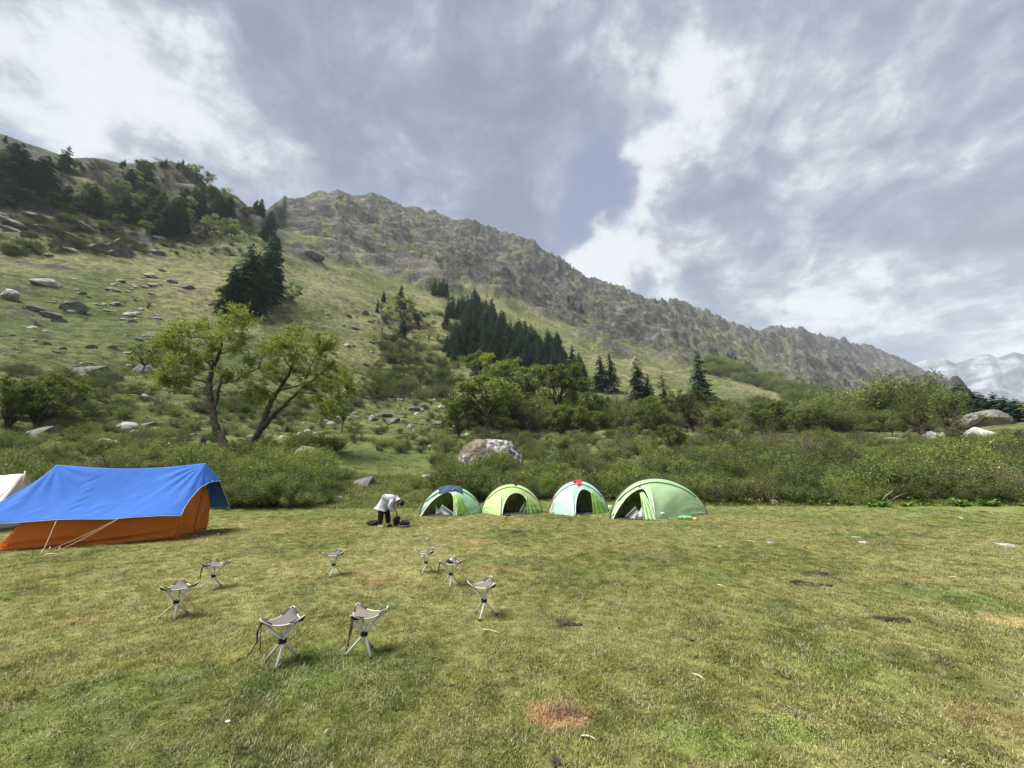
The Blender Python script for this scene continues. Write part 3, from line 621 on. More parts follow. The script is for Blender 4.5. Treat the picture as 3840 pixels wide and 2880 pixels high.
for i, x in enumerate(xs): auto(gB1, shrub_thing(x+rs.uniform(-15, 15), 1889-rs.uniform(0, 22)*rs.uniform(0, 1), rs.uniform(.8, 1.8), rs.choice([0, 2, 1, 4, 3]), 'green shrub', gB1, 1.15), x, 1886, 'hedge front shrub')
for i in range(17): x = 720+i*31; y_ = rs.uniform(1862, 1900); auto(gB2, shrub_thing(x, y_, rs.uniform(1.0, 1.7), rs.choice([0, 1, 2, 4]), 'dense green shrub', gB2, 1.2), x, y_, 'dense green shrub')
for i in range(16): x = 1660+i*64; y_ = rs.uniform(1862, 1884); auto(gB3, shrub_thing(x, y_, rs.uniform(1.2, 1.9), rs.choice([0, 1, 2, 1]), 'dark green shrub', gB3, 1.2), x, y_, 'dark green hedge shrub')
for (x, y, h, k, lb) in [(1500, 1850, .9, 4, 'low shrub standing alone in the grassy clearing beside the leftmost dome tent'), (1560, 1835, 1.1, 0, 'rounded green shrub below the long pale slab rock'),
    (1290, 1800, 1.3, 1, 'dark shrub overhanging the small mossy rock at the back of the clearing'), (2900, 1700, 3.1, 3, 'tall brownish half bare shrub rising above the thicket near the big lone conifer'), (2740, 1700, 3.6, 1, 'dark rounded bush mass below the big lone conifer')]:
    shrub_thing(x, y, h, k, lb, None)

# ---- conifers
def conifer_mesh(rng, ts=.020, R=.16, whorls=34, br=11, droop=.35, bare=.06, ragged=.25):
    crown = MB(); tr = MB(); tr.tube([[0, 0, -.05], [.004, 0, .3], [0, .003, .7], [0, 0, .995]], [.017, .013, .007, .001], 7)
    C = []; N_ = []; U = []; SX = []; SY = []
    for w_ in range(whorls):
        t = w_/(whorls-1); z = bare+(1-bare)*t**.93; prof = R*(1-t)**.62*(.55+.45*min(1, (t+.02)/.13))+.008
        nb = max(4, int(br*(1-.55*t)))
        for b in range(nb):
            if rng.uniform() < .16: continue
            a = rng.uniform(0, 6.28); L_ = prof*rng.uniform(1-ragged*1.4, 1+ragged); m = max(2, int(L_/.022))
            for k in range(1, m+1):
                f = k/m
                for sgn in (-1, 0, 1):
                    c = np.array([math.cos(a)*L_*f, math.sin(a)*L_*f, z-droop*L_*f**1.6+rng.normal(0, .004)])
                    side = np.array([-math.sin(a), math.cos(a), 0])*sgn*L_*.22*(1-f*.55)
                    C.append(c+side); n = np.array([math.cos(a)*.35+rng.normal(0, .25), math.sin(a)*.35+rng.normal(0, .25), 1.0]); N_.append(n/np.linalg.norm(n))
                    U.append(np.array([math.cos(a), math.sin(a), -droop])+np.array([-math.sin(a), math.cos(a), 0])*sgn*.7); s = ts*(1-.45*t)*rng.uniform(.7, 1.3); SX.append(s*.75); SY.append(s)
    crown.add(*quads_at(np.array(C), np.array(N_), np.array(U), np.array(SX), np.array(SY)))
    return crown.mesh('crown', M['conifer'], False), tr.mesh('trunk', M['bark'])
rc_ = np.random.default_rng(5)
CON = [conifer_mesh(rc_, .024, R=.185, ragged=.25), conifer_mesh(rc_, .026, R=.23, whorls=34, br=13, ragged=.28), conifer_mesh(rc_, .022, R=.15, whorls=32, ragged=.3), conifer_mesh(rc_, .024, R=.17, whorls=20, br=10, droop=.25, bare=.08, ragged=.36), conifer_mesh(rc_, .045, R=.42, whorls=14, br=15, droop=.10, bare=.15, ragged=.30)]
def conifer(px, yt, yb, kind, label, group=None, name='conifer_tree', rng=rc_, wide=1.0):
    p = hit(px, yb)
    if p is None: return
    # height from the photo's top and base rows at this distance
    d = ray(px, yt); Rg = math.hypot(p.x, p.y); h = max(1.0, CAMH+Rg*d.z/math.hypot(d.x, d.y)-p.z)
    t = empty(name, p, rng.uniform(0, 6.28)); t.scale = (h*wide, h*wide, h); tag(t, label, 'conifer', group)
    link('crown', CON[kind][0], t); link('trunk', CON[kind][1], t); return t
# clump on the left slope
for (x, a, b, k, wd, lb) in [(903, 900, 1172, 1, .95, 'wide leftmost conifer of the dark clump on the left grass slope'), (848, 985, 1178, 1, .95, 'low bushy conifer at the left foot of the dark clump on the left slope'), (935, 935, 1172, 0, 1.0, 'pointed conifer in the middle of the dark clump on the left slope'),
    (958, 1000, 1178, 1, .95, 'shorter conifer at the front of the dark clump on the left slope'), (985, 860, 1150, 0, 1.0, 'tallest conifer of the dark clump on the left slope'), (1008, 885, 1120, 2, 1.15, 'conifer just right of the tallest one in the dark clump'), (1034, 1000, 1108, 2, 1.5, 'small narrow conifer at the right end of the dark clump on the slope'), (880, 1010, 1175, 0, 1.2, 'dark conifer squeezed between the two leftmost of the clump')]:
    conifer(x, a, b, k, lb, None, wide=wd)
# right hand single conifers
for (x, a, b, k, wd, lb) in [(2256, 1332, 1470, 1, 1.1, 'dark conifer on the slope, left one of the pair right of the forest'), (2295, 1323, 1470, 0, 1.15, 'dark conifer on the slope, right one of the pair beside the forest end'), (2398, 1345, 1534, 1, 1.0, 'taller conifer of the middle pair above the thicket'),
    (2438, 1399, 1536, 1, .95, 'shorter conifer leaning against the taller one of the middle pair'), (2497, 1384, 1550, 3, 1.05, 'thin sparse conifer between the middle pair and the big lone conifer'), (2639, 1318, 1548, 0, 1.2, 'big lone conifer standing tall above the thicket'), (2892, 1494, 1550, 1, 1.9, 'small bushy dark conifer on the slope right of the big lone conifer')]:
    conifer(x, a, b, k, lb, None, wide=wd)
# the forest band: bases inside a slanting belt
gF = 'conifers of the dark forest band on the mountain slope'; seen = []
top = ([1690, 1730, 1790, 1860, 1950, 2010, 2090, 2150, 2190], [1190, 1165, 1170, 1225, 1300, 1330, 1350, 1400, 1440]); bot = ([1690, 1760, 1900, 2050, 2190], [1370, 1385, 1405, 1440, 1475])
k_ = 0; tries = 0
while k_ < 165 and tries < 5000:
    tries += 1; x = rc_.uniform(1692, 2190); y = rc_.uniform(np.interp(x, *top), np.interp(x, *bot))
    if any(abs(x-a)+abs(y-b)*1.2 < 12 for a, b in seen): continue
    seen.append((x, y)); hh = rc_.uniform(78, 118)*(1.0 if y > 1250 else .85)
    auto(gF, conifer(x, y-hh, y, int(rc_.choice([0, 1, 1, 2])), 'dark conifer', gF, wide=rc_.uniform(1.0, 1.3)), x, y, 'forest band conifer'); k_ += 1
for (x, a, b, k, lb, gp_) in [(1628, 1040, 1108, 0, 'leftmost conifer of the tight group above the forest band', 1), (1645, 1045, 1110, 2, 'narrow second conifer of the tight group above the forest band', 1), (1660, 1042, 1112, 0, 'third conifer from the left in the tight group above the forest', 1), (1673, 1048, 1112, 0, 'rightmost conifer of the tight group above the forest band', 1),
    (1500, 1066, 1152, 0, 'tall dark conifer in the gully left of the forest, above the pale green bushes', 0), (1512, 1110, 1160, 1, 'small conifer at the foot of the tall gully conifer', 0), (1437, 1090, 1132, 1, 'small conifer left of the tall gully conifer', 0), (1414, 1125, 1172, 2, 'little slender conifer at the left edge of the gully', 0),
    (1508, 1183, 1265, 1, 'dark conifer beside the overhanging rock in the gully', 0), (1680, 1110, 1190, 2, 'conifer at the upper left tip of the forest band', 0), (1675, 1250, 1320, 1, 'lower conifer left of the forest band', 0), (1672, 1150, 1235, 0, 'conifer on the left flank of the forest band, above the lower one', 0),
    (2132, 1102, 1137, 2, 'tiny narrow conifer high on the rocks above the forest, left one of three', 0), (2150, 1123, 1145, 2, 'smallest conifer high on the rocks, middle one of three', 0), (2180, 1130, 1175, 0, 'conifer high on the rocks above the forest, right one of three', 0)]:
    conifer(x, a, b, k, lb or 'conifer of the tight little group above the forest band', 'tight group of four conifers above the forest' if gp_ else None)
gL = 'conifers scattered over the rocky spur at the left'
for (cx, a, b) in [(30, 100, 480), (70, 130, 250), (130, 220, 480), (185, 210, 480), (235, 200, 470), (400, 400, 580), (500, 450, 580), (570, 410, 610), (780, 450, 660), (830, 300, 420), (940, 310, 420), (1010, 450, 700), (1060, 500, 770), (1120, 470, 740), (1235, 430, 620), (1290, 470, 620), (1380, 480, 650), (1470, 480, 620),
    (1190, 430, 560), (1000, 440, 560), (870, 520, 660), (740, 560, 660), (1160, 560, 720), (60, 300, 520), (160, 330, 500), (1420, 500, 640), (1340, 560, 660), (960, 420, 560), (10, 350, 560), (820, 560, 665)]:
    x = cx/1.728; ya, yb = 450+a/1.728, 450+b/1.728; auto(gL, conifer(x, ya, yb, int(rc_.choice([0, 1, 1])), 'dark conifer', gL, wide=rc_.uniform(1.2, 1.6)), x, yb, ('tall ' if b-a > 190 else 'short ' if b-a < 120 else '')+'spur conifer')
for (cx, a, b, lb) in [(1650, 510, 610, 'conifer on the skyline notch between the spur and the rocky mountain'), (1682, 505, 620, 'second conifer on the skyline notch, slightly taller'), (1735, 580, 740, 'conifer below the skyline notch beside the rocks'), (1705, 650, 780, 'lowest conifer of the line dropping from the skyline notch'), (395, 140, 330, 'broad pale conifer standing out on the far left skyline'), (30, 90, 140, 'small round tree at the top left end of the ridge')]:
    conifer(cx/1.728, 450+a/1.728, 450+b/1.728, 3 if 'broad' in lb or 'round' in lb else 0, lb, None, wide=1.3)
for i, (cx, a) in enumerate([(1070, 250), (1180, 255), (985, 270), (920, 272), (800, 255), (780, 262), (1045, 262), (1150, 268), (890, 280)]):
    auto('crest', conifer(cx/1.728, 450+a/1.728-4, 450+(a+42)/1.728+2, 3, 'small pine', 'small pines along the crest of the spur', name='pine_tree', wide=1.2), cx/1.728, 450+a/1.728, 'small windswept crest pine')
for (x, y, h) in [(2732, 1342, 26), (2745, 1348, 24), (2758, 1352, 20), (2800, 1380, 28), (2812, 1386, 26), (2825, 1392, 28), (2838, 1396, 22), (2918, 1440, 24), (2948, 1448, 26), (2962, 1452, 22), (2980, 1462, 24), (2995, 1468, 28), (3008, 1472, 30), (3018, 1476, 24), (3042, 1480, 18), (3076, 1492, 14), (3012, 1440, 22), (3044, 1446, 20), (3226, 1530, 26), (3248, 1534, 28), (3270, 1540, 16), (3350, 1572, 30)]:
    auto('belt', conifer(x, y-h, y, int(rc_.choice([0, 1])), 'small distant conifer', 'small distant conifers along the scrub belt', wide=1.25), x, y, 'tiny distant conifer')
# dark spreading conifers on the knoll at the right
for (x, a, b, wd, lb) in [(3625, 1432, 1565, .85, 'spreading dark conifer on the right knoll, highest crown with a crooked top'), (3665, 1456, 1568, .9, 'spreading dark conifer on the right knoll, second from the left'), (3700, 1478, 1570, .9, 'spreading dark conifer on the right knoll behind the pale slab'), (3752, 1468, 1572, .85, 'spreading dark conifer on the right knoll, first after the gap in the row'),
    (3790, 1485, 1575, .9, 'spreading dark conifer on the right knoll above the grey outcrop'), (3830, 1490, 1580, .8, 'spreading dark conifer cut by the right edge of the picture'), (3600, 1470, 1562, .9, 'spreading dark conifer at the left end of the right knoll'), (3640, 1500, 1570, 1.0, 'lower dark conifer filling the front of the right knoll'), (3725, 1510, 1575, 1.1, 'low dark conifer in the dip between the two halves of the knoll row'), (3680, 1505, 1574, 1.1, 'low dark conifer behind the rounded grey outcrop on the knoll')]:
    conifer(x, a, b, 4, lb, None, wide=wd*1.25)

# ---- broadleaf trees
def limb(mb, a, b, r0, r1, rng, n=6, wob=.06, k=6):
    a, b = np.array(a, float), np.array(b, float); L_ = np.linalg.norm(b-a); t = np.linspace(0, 1, n)[:, None]
    P = a*(1-t)+b*t; P[1:-1] += rng.normal(size=(n-2, 3))*wob*L_; mb.tube(P, np.linspace(r0, r1, n), k, False); return P
def broad_mesh(rng, mat, n=1700, spread=.42, low=.28, blobs=13, leaf=.016, stems=1):
    """unit-height tree: forked trunk, limbs to leaf clusters, leaves spread through the clusters"""
    tr = MB(); cr = MB()
    for s in range(stems):
        bx, by = (0, 0) if stems == 1 else (rng.normal(0, .03), rng.normal(0, .03)); lean = rng.normal(0, .06, 2)
        fork = np.array([bx+lean[0], by+lean[1], low+rng.uniform(-.04, .06)]); limb(tr, (bx, by, -.04), fork, .026, .017, rng, 5, .03, 7)
        for b in range(blobs//stems):
            a = rng.uniform(0, 6.28); u = math.sqrt(rng.uniform(.03, 1)); z = low+.12+(.9-low-.12)*rng.uniform(0, 1)**.8; rr = spread*u*math.sqrt(max(.12, 1-((z-.62)/.48)**2))
            c = np.array([math.cos(a)*rr, math.sin(a)*rr, z]); mid = fork+(c-fork)*.5+np.array([0, 0, .03]); limb(tr, fork, mid, .011, .007, rng, 4, .07, 5); limb(tr, mid, c, .007, .002, rng, 4, .08, 4)
            for _ in range(4): limb(tr, mid+(c-mid)*rng.uniform(.1, .8), c+rng.normal(0, .07, 3), .003, .001, rng, 3, .08, 3)
            m = n//blobs; rb = rng.uniform(.075, .125); off = rng.normal(size=(m, 3)); off /= np.linalg.norm(off, axis=1)[:, None]; off *= rb*rng.uniform(.25, 1.15, m)[:, None]**.7; off[:, 2] *= .75
            lump = perlin((c+off)*17) > -.12; off = off[lump]; m = len(off); nn = runit(m, rng)+np.array([0, 0, .6]); nn /= np.linalg.norm(nn, axis=1)[:, None]
            cr.add(*quads_at(c+off, nn, runit(m, rng), leaf*rng.uniform(.5, 1, m), leaf*rng.uniform(.8, 1.4, m)))
    return cr.mesh('crown', M[mat], False), tr.mesh('trunk', M['bark'])
rb_ = np.random.default_rng(9)
BT = {'round': broad_mesh(rb_, 'broad2', 6500, .42, .22, 27, leaf=.019), 'tall': broad_mesh(rb_, 'broad2', 5000, .30, .32, 21, leaf=.018), 'multi': broad_mesh(rb_, 'broad', 6000, .44, .12, 27, leaf=.019, stems=3), 'pale': broad_mesh(rb_, 'pale', 4000, .45, .2, 18, leaf=.018), 'spring': broad_mesh(rb_, 'spring', 5000, .42, .25, 21, leaf=.018), 'airy': broad_mesh(rb_, 'broad', 2800, .38, .28, 17, leaf=.015), 'twiggy': broad_mesh(rb_, 'shrub_brown', 1100, .42, .15, 14, leaf=.011, stems=3)}
def broad(px, yt, yb, kind, label, group=None, wide=1.0, cat='tree'):
    p = hit(px, yb)
    if p is None: return
    d = ray(px, yt); Rg = math.hypot(p.x, p.y); h = max(.8, CAMH+Rg*d.z/math.hypot(d.x, d.y)-p.z)
    t = empty('broadleaf_tree', p, rb_.uniform(0, 6.28)); t.scale = (h*wide, h*wide, h); tag(t, label, cat, group)
    link('crown', BT[kind][0], t); link('trunk', BT[kind][1], t); return t
for (x, a, b, k, wd, lb) in [
    (1826, 1400, 1650, 'tall', 1.35, 'leafy tree with thin twin trunks rising behind the big lichened boulder'), (1945, 1345, 1580, 'round', 1.0, 'tall rounded tree in front of the forest, right of the twin trunk tree'), (2097, 1355, 1570, 'round', 1.1, 'tree with a dark forked trunk in front of the right half of the forest'),
    (1850, 1325, 1470, 'spring', 1.0, 'bright green dome of a tree below the forest edge'), (1785, 1320, 1450, 'round', .9, 'green tree left of the bright green dome below the forest'), (2020, 1360, 1500, 'tall', 1.1, 'slim tree between the two big ones in front of the forest'), (2170, 1400, 1560, 'airy', 1.2, 'airy tree at the right end of the row before the forest'),
    (1890, 1450, 1600, 'multi', 1.0, 'many stemmed tree at the foot of the row in front of the forest'), (1990, 1480, 1620, 'twiggy', 1.1, 'brownish twiggy tree low in front of the forest row'), (2230, 1470, 1590, 'multi', 1.1, 'bushy tree below the pair of conifers'), (2330, 1440, 1570, 'twiggy', 1.1, 'thin leaved brownish tree left of the middle conifer pair'),
    (2600, 1460, 1620, 'multi', .9, 'bushy green tree in front of the big lone conifer'), (2560, 1440, 1570, 'pale', .8, 'pale green tree left of the big lone conifer'), (2450, 1520, 1640, 'multi', 1.1, 'spreading green bushy tree below the thin sparse conifer'), (2650, 1530, 1650, 'twiggy', 1.1, 'brown tinged tree right under the big lone conifer'),
    (1085, 1058, 1135, 'pale', 1.2, 'small pale rounded tree alone on the grass slope right of the dark conifer clump'), (553, 1092, 1155, 'twiggy', .75, 'tiny tree with a bare crooked trunk alone on the left grass slope'), (1575, 1355, 1462, 'airy', 1.0, 'thin upright young tree on the slope below the gully'),
    (1500, 1125, 1215, 'spring', 1.5, 'rounded pale green bush in the gully left of the forest'), (1700, 1210, 1290, 'airy', 1.0, 'light green tree at the left edge of the forest'), (2000, 1250, 1320, 'pale', 1.1, 'pale grey green tree enclosed by the dark forest'), (1810, 1640, 1735, 'airy', 1.3, 'small leafy tree just behind the big lichened boulder'),
    (3125, 1500, 1625, 'airy', 1.1, 'leaning airy tree standing alone in the scrub right of the meadow thicket'), (3080, 1540, 1640, 'multi', 1.0, 'dark bushy tree left of the leaning airy tree'), (140, 1395, 1600, 'multi', 1.3, 'dark gnarled spreading tree at the left edge above the white tent'), (30, 1420, 1610, 'multi', 1.0, 'leafy tree cut off by the left edge of the picture'),
    (240, 1440, 1560, 'airy', 1.0, 'gnarled small tree right of the dark spreading one at the left edge'), (530, 1270, 1400, 'spring', 1.0, 'low yellow green tree behind the left branches of the big forked tree'), (1280, 1470, 1620, 'airy', .8, 'small tree behind the hanging branches of the leaning tree'), (590, 1330, 1450, 'airy', 1.1, 'half bare shrub like tree above the stone heap'),
    (1640, 1575, 1665, 'twiggy', 1.1, 'thin bare stemmed little tree left of the big boulder'), (2780, 1560, 1690, 'twiggy', 1.2, 'brownish twiggy tree over the dark bush mass'), (2520, 1590, 1700, 'multi', 1.3, 'dense green tree top above the hedge behind the rightmost dome tent'), (2700, 1600, 1690, 'multi', 1.2, 'rounded tree top above the hedge right of the rightmost dome tent')]:
    broad(x, a, b, k, lb, None, wd)
gW = 'broadleaf trees of the mixed wood below the mountain'
for i in range(52):
    x = rb_.uniform(1720, 3050); y = rb_.uniform(1505 if x < 2500 else 1540, 1650); p = hit(x, y)
    h = rb_.uniform(3.0, 7.0); k = rb_.choice(['round', 'multi', 'tall', 'airy', 'multi', 'twiggy']); t = empty('broadleaf_tree', p, rb_.uniform(0, 6.28)); t.scale = (h*1.2, h*1.2, h); tag(t, 'leafy tree', 'tree', gW); auto(gW, t, x, y, {'round': 'rounded leafy tree', 'multi': 'bushy many stemmed tree', 'tall': 'slim upright tree', 'airy': 'airy light tree', 'twiggy': 'brownish twiggy tree'}[str(k)])
    link('crown', BT[k][0], t); link('trunk', BT[k][1], t)
gS = 'light green trees among the conifers of the left spur'
for (cx, a, b) in [(1280, 300, 400), (1330, 330, 430), (1240, 290, 350), (1450, 620, 740), (1380, 630, 740), (1200, 500, 620), (740, 360, 470), (470, 440, 560), (930, 380, 470), (1800, 650, 720), (870, 580, 650), (200, 380, 480), (60, 210, 300), (700, 520, 620)]:
    auto(gS, broad(cx/1.728, 450+a/1.728, 450+b/1.728, rb_.choice(['pale', 'airy']), 'light green leafy tree', gS, 1.3), cx/1.728, 450+b/1.728, 'light green leafy tree')
for i in range(46):
    x = rb_.uniform(0, 950); ytop = np.interp(x, [0, 260, 400, 700, 800, 950], [560, 640, 640, 660, 760, 820]); y = rb_.uniform(ytop, np.interp(x, [0, 950], [850, 900])); k = str(rb_.choice(['airy', 'multi', 'tall', 'round'])); auto(gS, broad(x, y-rb_.uniform(34, 70), y, k, 'green leafy tree', gS, 1.2), x, y, {'airy': 'airy green spur tree', 'multi': 'bushy green spur tree', 'tall': 'slim green spur tree', 'round': 'rounded green spur tree'}[k])
for i in range(26):
    x = rb_.uniform(1420, 1720); y = rb_.uniform(1160, 1470); k = str(rb_.choice(['airy', 'multi', 'twiggy', 'pale'])); auto('gully', broad(x, y-rb_.uniform(30, 60), y, k, 'small leafy tree', 'small trees in the bushy gully', 1.1), x, y, {'airy': 'small airy gully tree', 'multi': 'small bushy gully tree', 'twiggy': 'small brownish gully tree', 'pale': 'small pale green gully tree'}[k])
for i in range(22):
    x = rb_.uniform(2900, 3560); y = rb_.uniform(1560, 1640); auto('floor', broad(x, y-rb_.uniform(30, 60), y, rb_.choice(['multi', 'round', 'airy']), 'distant rounded tree', 'distant trees on the valley floor at the right', 1.2), x, y, 'distant valley tree')

# ---- the two big trees in the middle ground, drawn limb by limb
def hero(name, basepx, Y, limbs, blobs, label, rng, nleaf=75, mat='spring', S_=1.58, O=(0, 1050), leaf=.085):
    cx, cy = basepx; base = None
    p0 = hit(cx/S_+O[0], cy/S_+O[1]); Y = p0.y
    def W(q, off=0.0):
        d = ray(q[0]/S_+O[0], q[1]/S_+O[1]); t = (Y+off)/d.y; return np.array([d.x*t, d.y*t, CAMH+d.z*t])
    o3 = np.array(p0[:]); t = empty(name, p0); tag(t, label, 'tree'); trunk = MB(); br = MB(); nodes = []
    for i, (pts_, r0, r1, dep) in enumerate(limbs):
        n = len(pts_); offs = np.array(dep if hasattr(dep, '__len__') else [dep*k/(n-1) for k in range(n)]); Pw = np.array([W(q, o) for q, o in zip(pts_, offs)])-o3
        # densify and wobble
        tt = np.linspace(0, n-1, (n-1)*4+1); k = np.minimum(tt.astype(int), n-2); f = (tt-k)[:, None]; D_ = Pw[k]*(1-f)+Pw[k+1]*f
        sm = D_.copy(); sm[1:-1] = (D_[:-2]+D_[1:-1]*2+D_[2:])/4; sm[1:-1] += rng.normal(size=(len(sm)-2, 3))*.035
        if i < 1: sm[0, 2] -= .3
        (trunk if i < 3 else br).tube(sm, np.linspace(r0, r1, len(sm))*(1.2 if S_ < 2 else 1), 9, True); nodes.append(sm[len(sm)//3:])
    nodes = np.concatenate(nodes); cr = MB()
    for (bx, by, br_) in blobs:
        for q in range(3):
            dep = rng.normal(0, 1.0); c = W((bx, by), dep)-o3; rad = br_/S_*(Y/FPX)*1.30
            if q and rng.uniform() < .40: continue
            dd = np.linalg.norm(nodes-c, axis=1); nb = nodes[np.argmin(dd+rng.uniform(0, .6, len(dd)))]
            PP = limb(br, nb, c, .030, .010, rng, 6, .08, 4)
            for s in range(7):
                e = c+rng.normal(size=3)*rad*np.array([.70, .7, .62]); st_p = PP[rng.integers(2, 6)]; TW = limb(br, st_p, e, .010, .003, rng, 4, .10, 3)
                m = int(nleaf*rad/.5/6.0); ii = rng.uniform(.9, 3, m); j = np.minimum(ii.astype(int), 2); f = (ii-j)[:, None]; C = TW[j]*(1-f)+TW[j+1]*f+rng.normal(size=(m, 3))*np.array([.12, .12, .09])*(1 if S_ < 2 else 1.7)
                nn = runit(m, rng)+np.array([0, 0, .5]); nn /= np.linalg.norm(nn, axis=1)[:, None]; U = runit(m, rng)+np.array([0, 0, -.6]); cr.add(*quads_at(C, nn, U, leaf*.36*rng.uniform(.7, 1.2, m), leaf*rng.uniform(.6, 1.2, m)))
    link('trunk', trunk.mesh('trunk', M['bark']), t); link('branches', br.mesh('branches', M['bark']), t); link('crown', cr.mesh('crown', M[mat], False), t); return t
rh = np.random.default_rng(15)
hero('broadleaf_tree', (1335, 1010), 31, [
    ([(1340, 1015), (1318, 960), (1285, 890), (1262, 800), (1243, 700), (1238, 610), (1252, 540), (1275, 480)], .30, .15, [0, 0, 0, 0, 0, .1, .2, .2]),
    ([(1262, 770), (1285, 690), (1305, 610), (1322, 555)], .14, .07, .5), ([(1275, 490), (1300, 440), (1316, 370), (1305, 290)], .14, .03, .3),
    ([(1312, 610), (1350, 606), (1400, 600), (1450, 552), (1530, 530), (1565, 440)], .085, .03, -1.0), ([(1240, 610), (1190, 598), (1140, 572), (1080, 575), (1010, 578)], .09, .025, -.8),
    ([(1262, 520), (1210, 470), (1238, 400), (1205, 330), (1150, 300)], .09, .02, .9), ([(1238, 630), (1190, 640), (1150, 662)], .06, .02, .3), ([(1300, 440), (1350, 420), (1410, 400), (1470, 420)], .06, .02, .7), ([(1316, 370), (1370, 300), (1400, 230), (1410, 170)], .04, .01, -.5),
    ([(1252, 540), (1180, 520), (1110, 500), (1060, 470)], .06, .02, -1.2), ([(1205, 340), (1130, 340), (1060, 320)], .04, .015, .2)],
    [(1060, 300, 55), (1120, 300, 50), (1010, 330, 55), (960, 360, 45), (1340, 220, 48), (1405, 165, 34), (1440, 255, 44), (1490, 238, 24), (1320, 270, 44), (1275, 340, 42), (1350, 320, 40), (1100, 430, 60), (1180, 450, 46), (1190, 510, 40), (1130, 540, 44), (1050, 500, 44), (950, 560, 42), (970, 615, 34), (1340, 560, 36), (1430, 340, 42), (1400, 415, 38), (1480, 470, 30), (1260, 400, 36), (1090, 600, 36), (1000, 400, 50), (1180, 270, 32), (1380, 200, 34), (1230, 250, 30), (1240, 470, 30), (1450, 560, 26), (1040, 620, 34)],
    'gnarled tree with dark curving trunk, left one of two big ones behind the tent', rh, 150, leaf=.13)
hero('broadleaf_tree', (1468, 1005), 31, [
    ([(1462, 1012), (1515, 940), (1550, 870), (1585, 780), (1610, 710), (1660, 640), (1700, 580), (1724, 530)], .27, .09, [0, 0, 0, 0, .1, .2, .3, .3]),
    ([(1552, 880), (1612, 810), (1680, 745), (1740, 690), (1790, 640), (1850, 600)], .20, .06, -.8), ([(1655, 650), (1700, 640), (1770, 625), (1860, 590)], .09, .03, .6),
    ([(1720, 535), (1745, 480), (1760, 400), (1790, 330)], .07, .02, .5), ([(1724, 530), (1690, 470), (1650, 410)], .05, .015, .9), ([(1640, 670), (1570, 655), (1510, 615)], .05, .015, -.6), ([(1770, 668), (1860, 668), (1930, 700), (1960, 740)], .06, .02, -.9),
    ([(1850, 600), (1920, 540), (1990, 480)], .06, .015, -.3), ([(1790, 640), (1830, 540), (1880, 430)], .06, .015, .3), ([(1850, 600), (1950, 600), (2040, 620)], .05, .012, .5)],
    [(1720, 320, 46), (1660, 390, 50), (1590, 420, 36), (1790, 340, 52), (1870, 330, 56), (1930, 390, 56), (1970, 340, 40), (1710, 440, 52), (1790, 450, 60), (1890, 470, 60), (1970, 510, 56), (2030, 590, 54), (2060, 560, 40), (1960, 630, 56), (1880, 590, 46), (1610, 520, 40), (1650, 570, 34), (1520, 650, 40), (1560, 700, 36), (1860, 720, 46), (1950, 740, 44), (1760, 280, 28), (1840, 550, 46), (1750, 540, 36), (2080, 660, 36), (1480, 690, 30), (1560, 590, 34), (2000, 700, 46), (1640, 330, 26), (1830, 640, 40), (1900, 790, 30), (1990, 780, 34)],
    'tree leaning right with a forked trunk, right of the two big ones behind the tent', rh, 150, mat='spring', leaf=.13)
hero('broadleaf_tree', (835, 1490), 75, [
    ([(835, 1495), (855, 1430), (845, 1380), (870, 1290), (890, 1180), (900, 1050), (870, 920)], .55, .10, .5), ([(845, 1400), (770, 1350), (700, 1385), (620, 1440), (540, 1500)], .32, .18, -1.0), ([(840, 1390), (800, 1310), (790, 1200), (760, 1080), (720, 980)], .45, .08, .6),
    ([(790, 1300), (700, 1290), (650, 1240), (600, 1200)], .28, .08, -.6), ([(620, 1440), (560, 1475), (480, 1490), (400, 1510), (330, 1485), (268, 1448)], .26, .06, -.5), ([(880, 1250), (940, 1200), (1000, 1150)], .22, .05, .4)],
    [(640, 1120, 90), (700, 1010, 80), (640, 950, 60), (830, 890, 70), (850, 980, 80), (780, 1080, 80), (900, 1130, 80), (620, 1190, 60), (710, 1180, 80), (850, 1210, 60), (960, 1180, 60), (760, 940, 70), (930, 1040, 60), (600, 1050, 60)],
    'old thick tree at the right whose low dark limb reaches the ground', rh, 30, mat='broad', S_=3.319, O=(3200, 1200), leaf=.17)
hero('broadleaf_tree', (1240, 1545), 75, [
    ([(1240, 1550), (1232, 1480), (1215, 1410), (1170, 1340), (1130, 1200), (1100, 1060), (1060, 950)], .55, .09, .6), ([(1225, 1430), (1250, 1330), (1260, 1220), (1285, 1090), (1300, 960)], .45, .08, -.5), ([(1240, 1440), (1320, 1400), (1400, 1340), (1530, 1300), (1600, 1240), (1640, 1215)], .32, .06, -.8),
    ([(1150, 1280), (1200, 1180), (1210, 1050)], .22, .06, .8), ([(1270, 1180), (1340, 1100), (1380, 1000)], .2, .05, .5), ([(1130, 1200), (1060, 1150), (1010, 1080)], .2, .05, .3)],
    [(1040, 930, 60), (1100, 1000, 80), (1000, 1050, 70), (1200, 1010, 80), (1280, 950, 70), (1360, 930, 60), (1380, 1020, 70), (1200, 1130, 80), (1100, 1150, 80), (1320, 1130, 80), (1150, 1290, 60), (1250, 1260, 60), (1250, 1450, 50), (1330, 1210, 60), (1230, 1380, 50), (1590, 1200, 40), (1650, 1230, 40), (1060, 1060, 70), (1280, 1040, 80)],
    'old thick tree standing before the very large pale slab at the right', rh, 30, mat='broad', S_=3.319, O=(3200, 1200), leaf=.17)
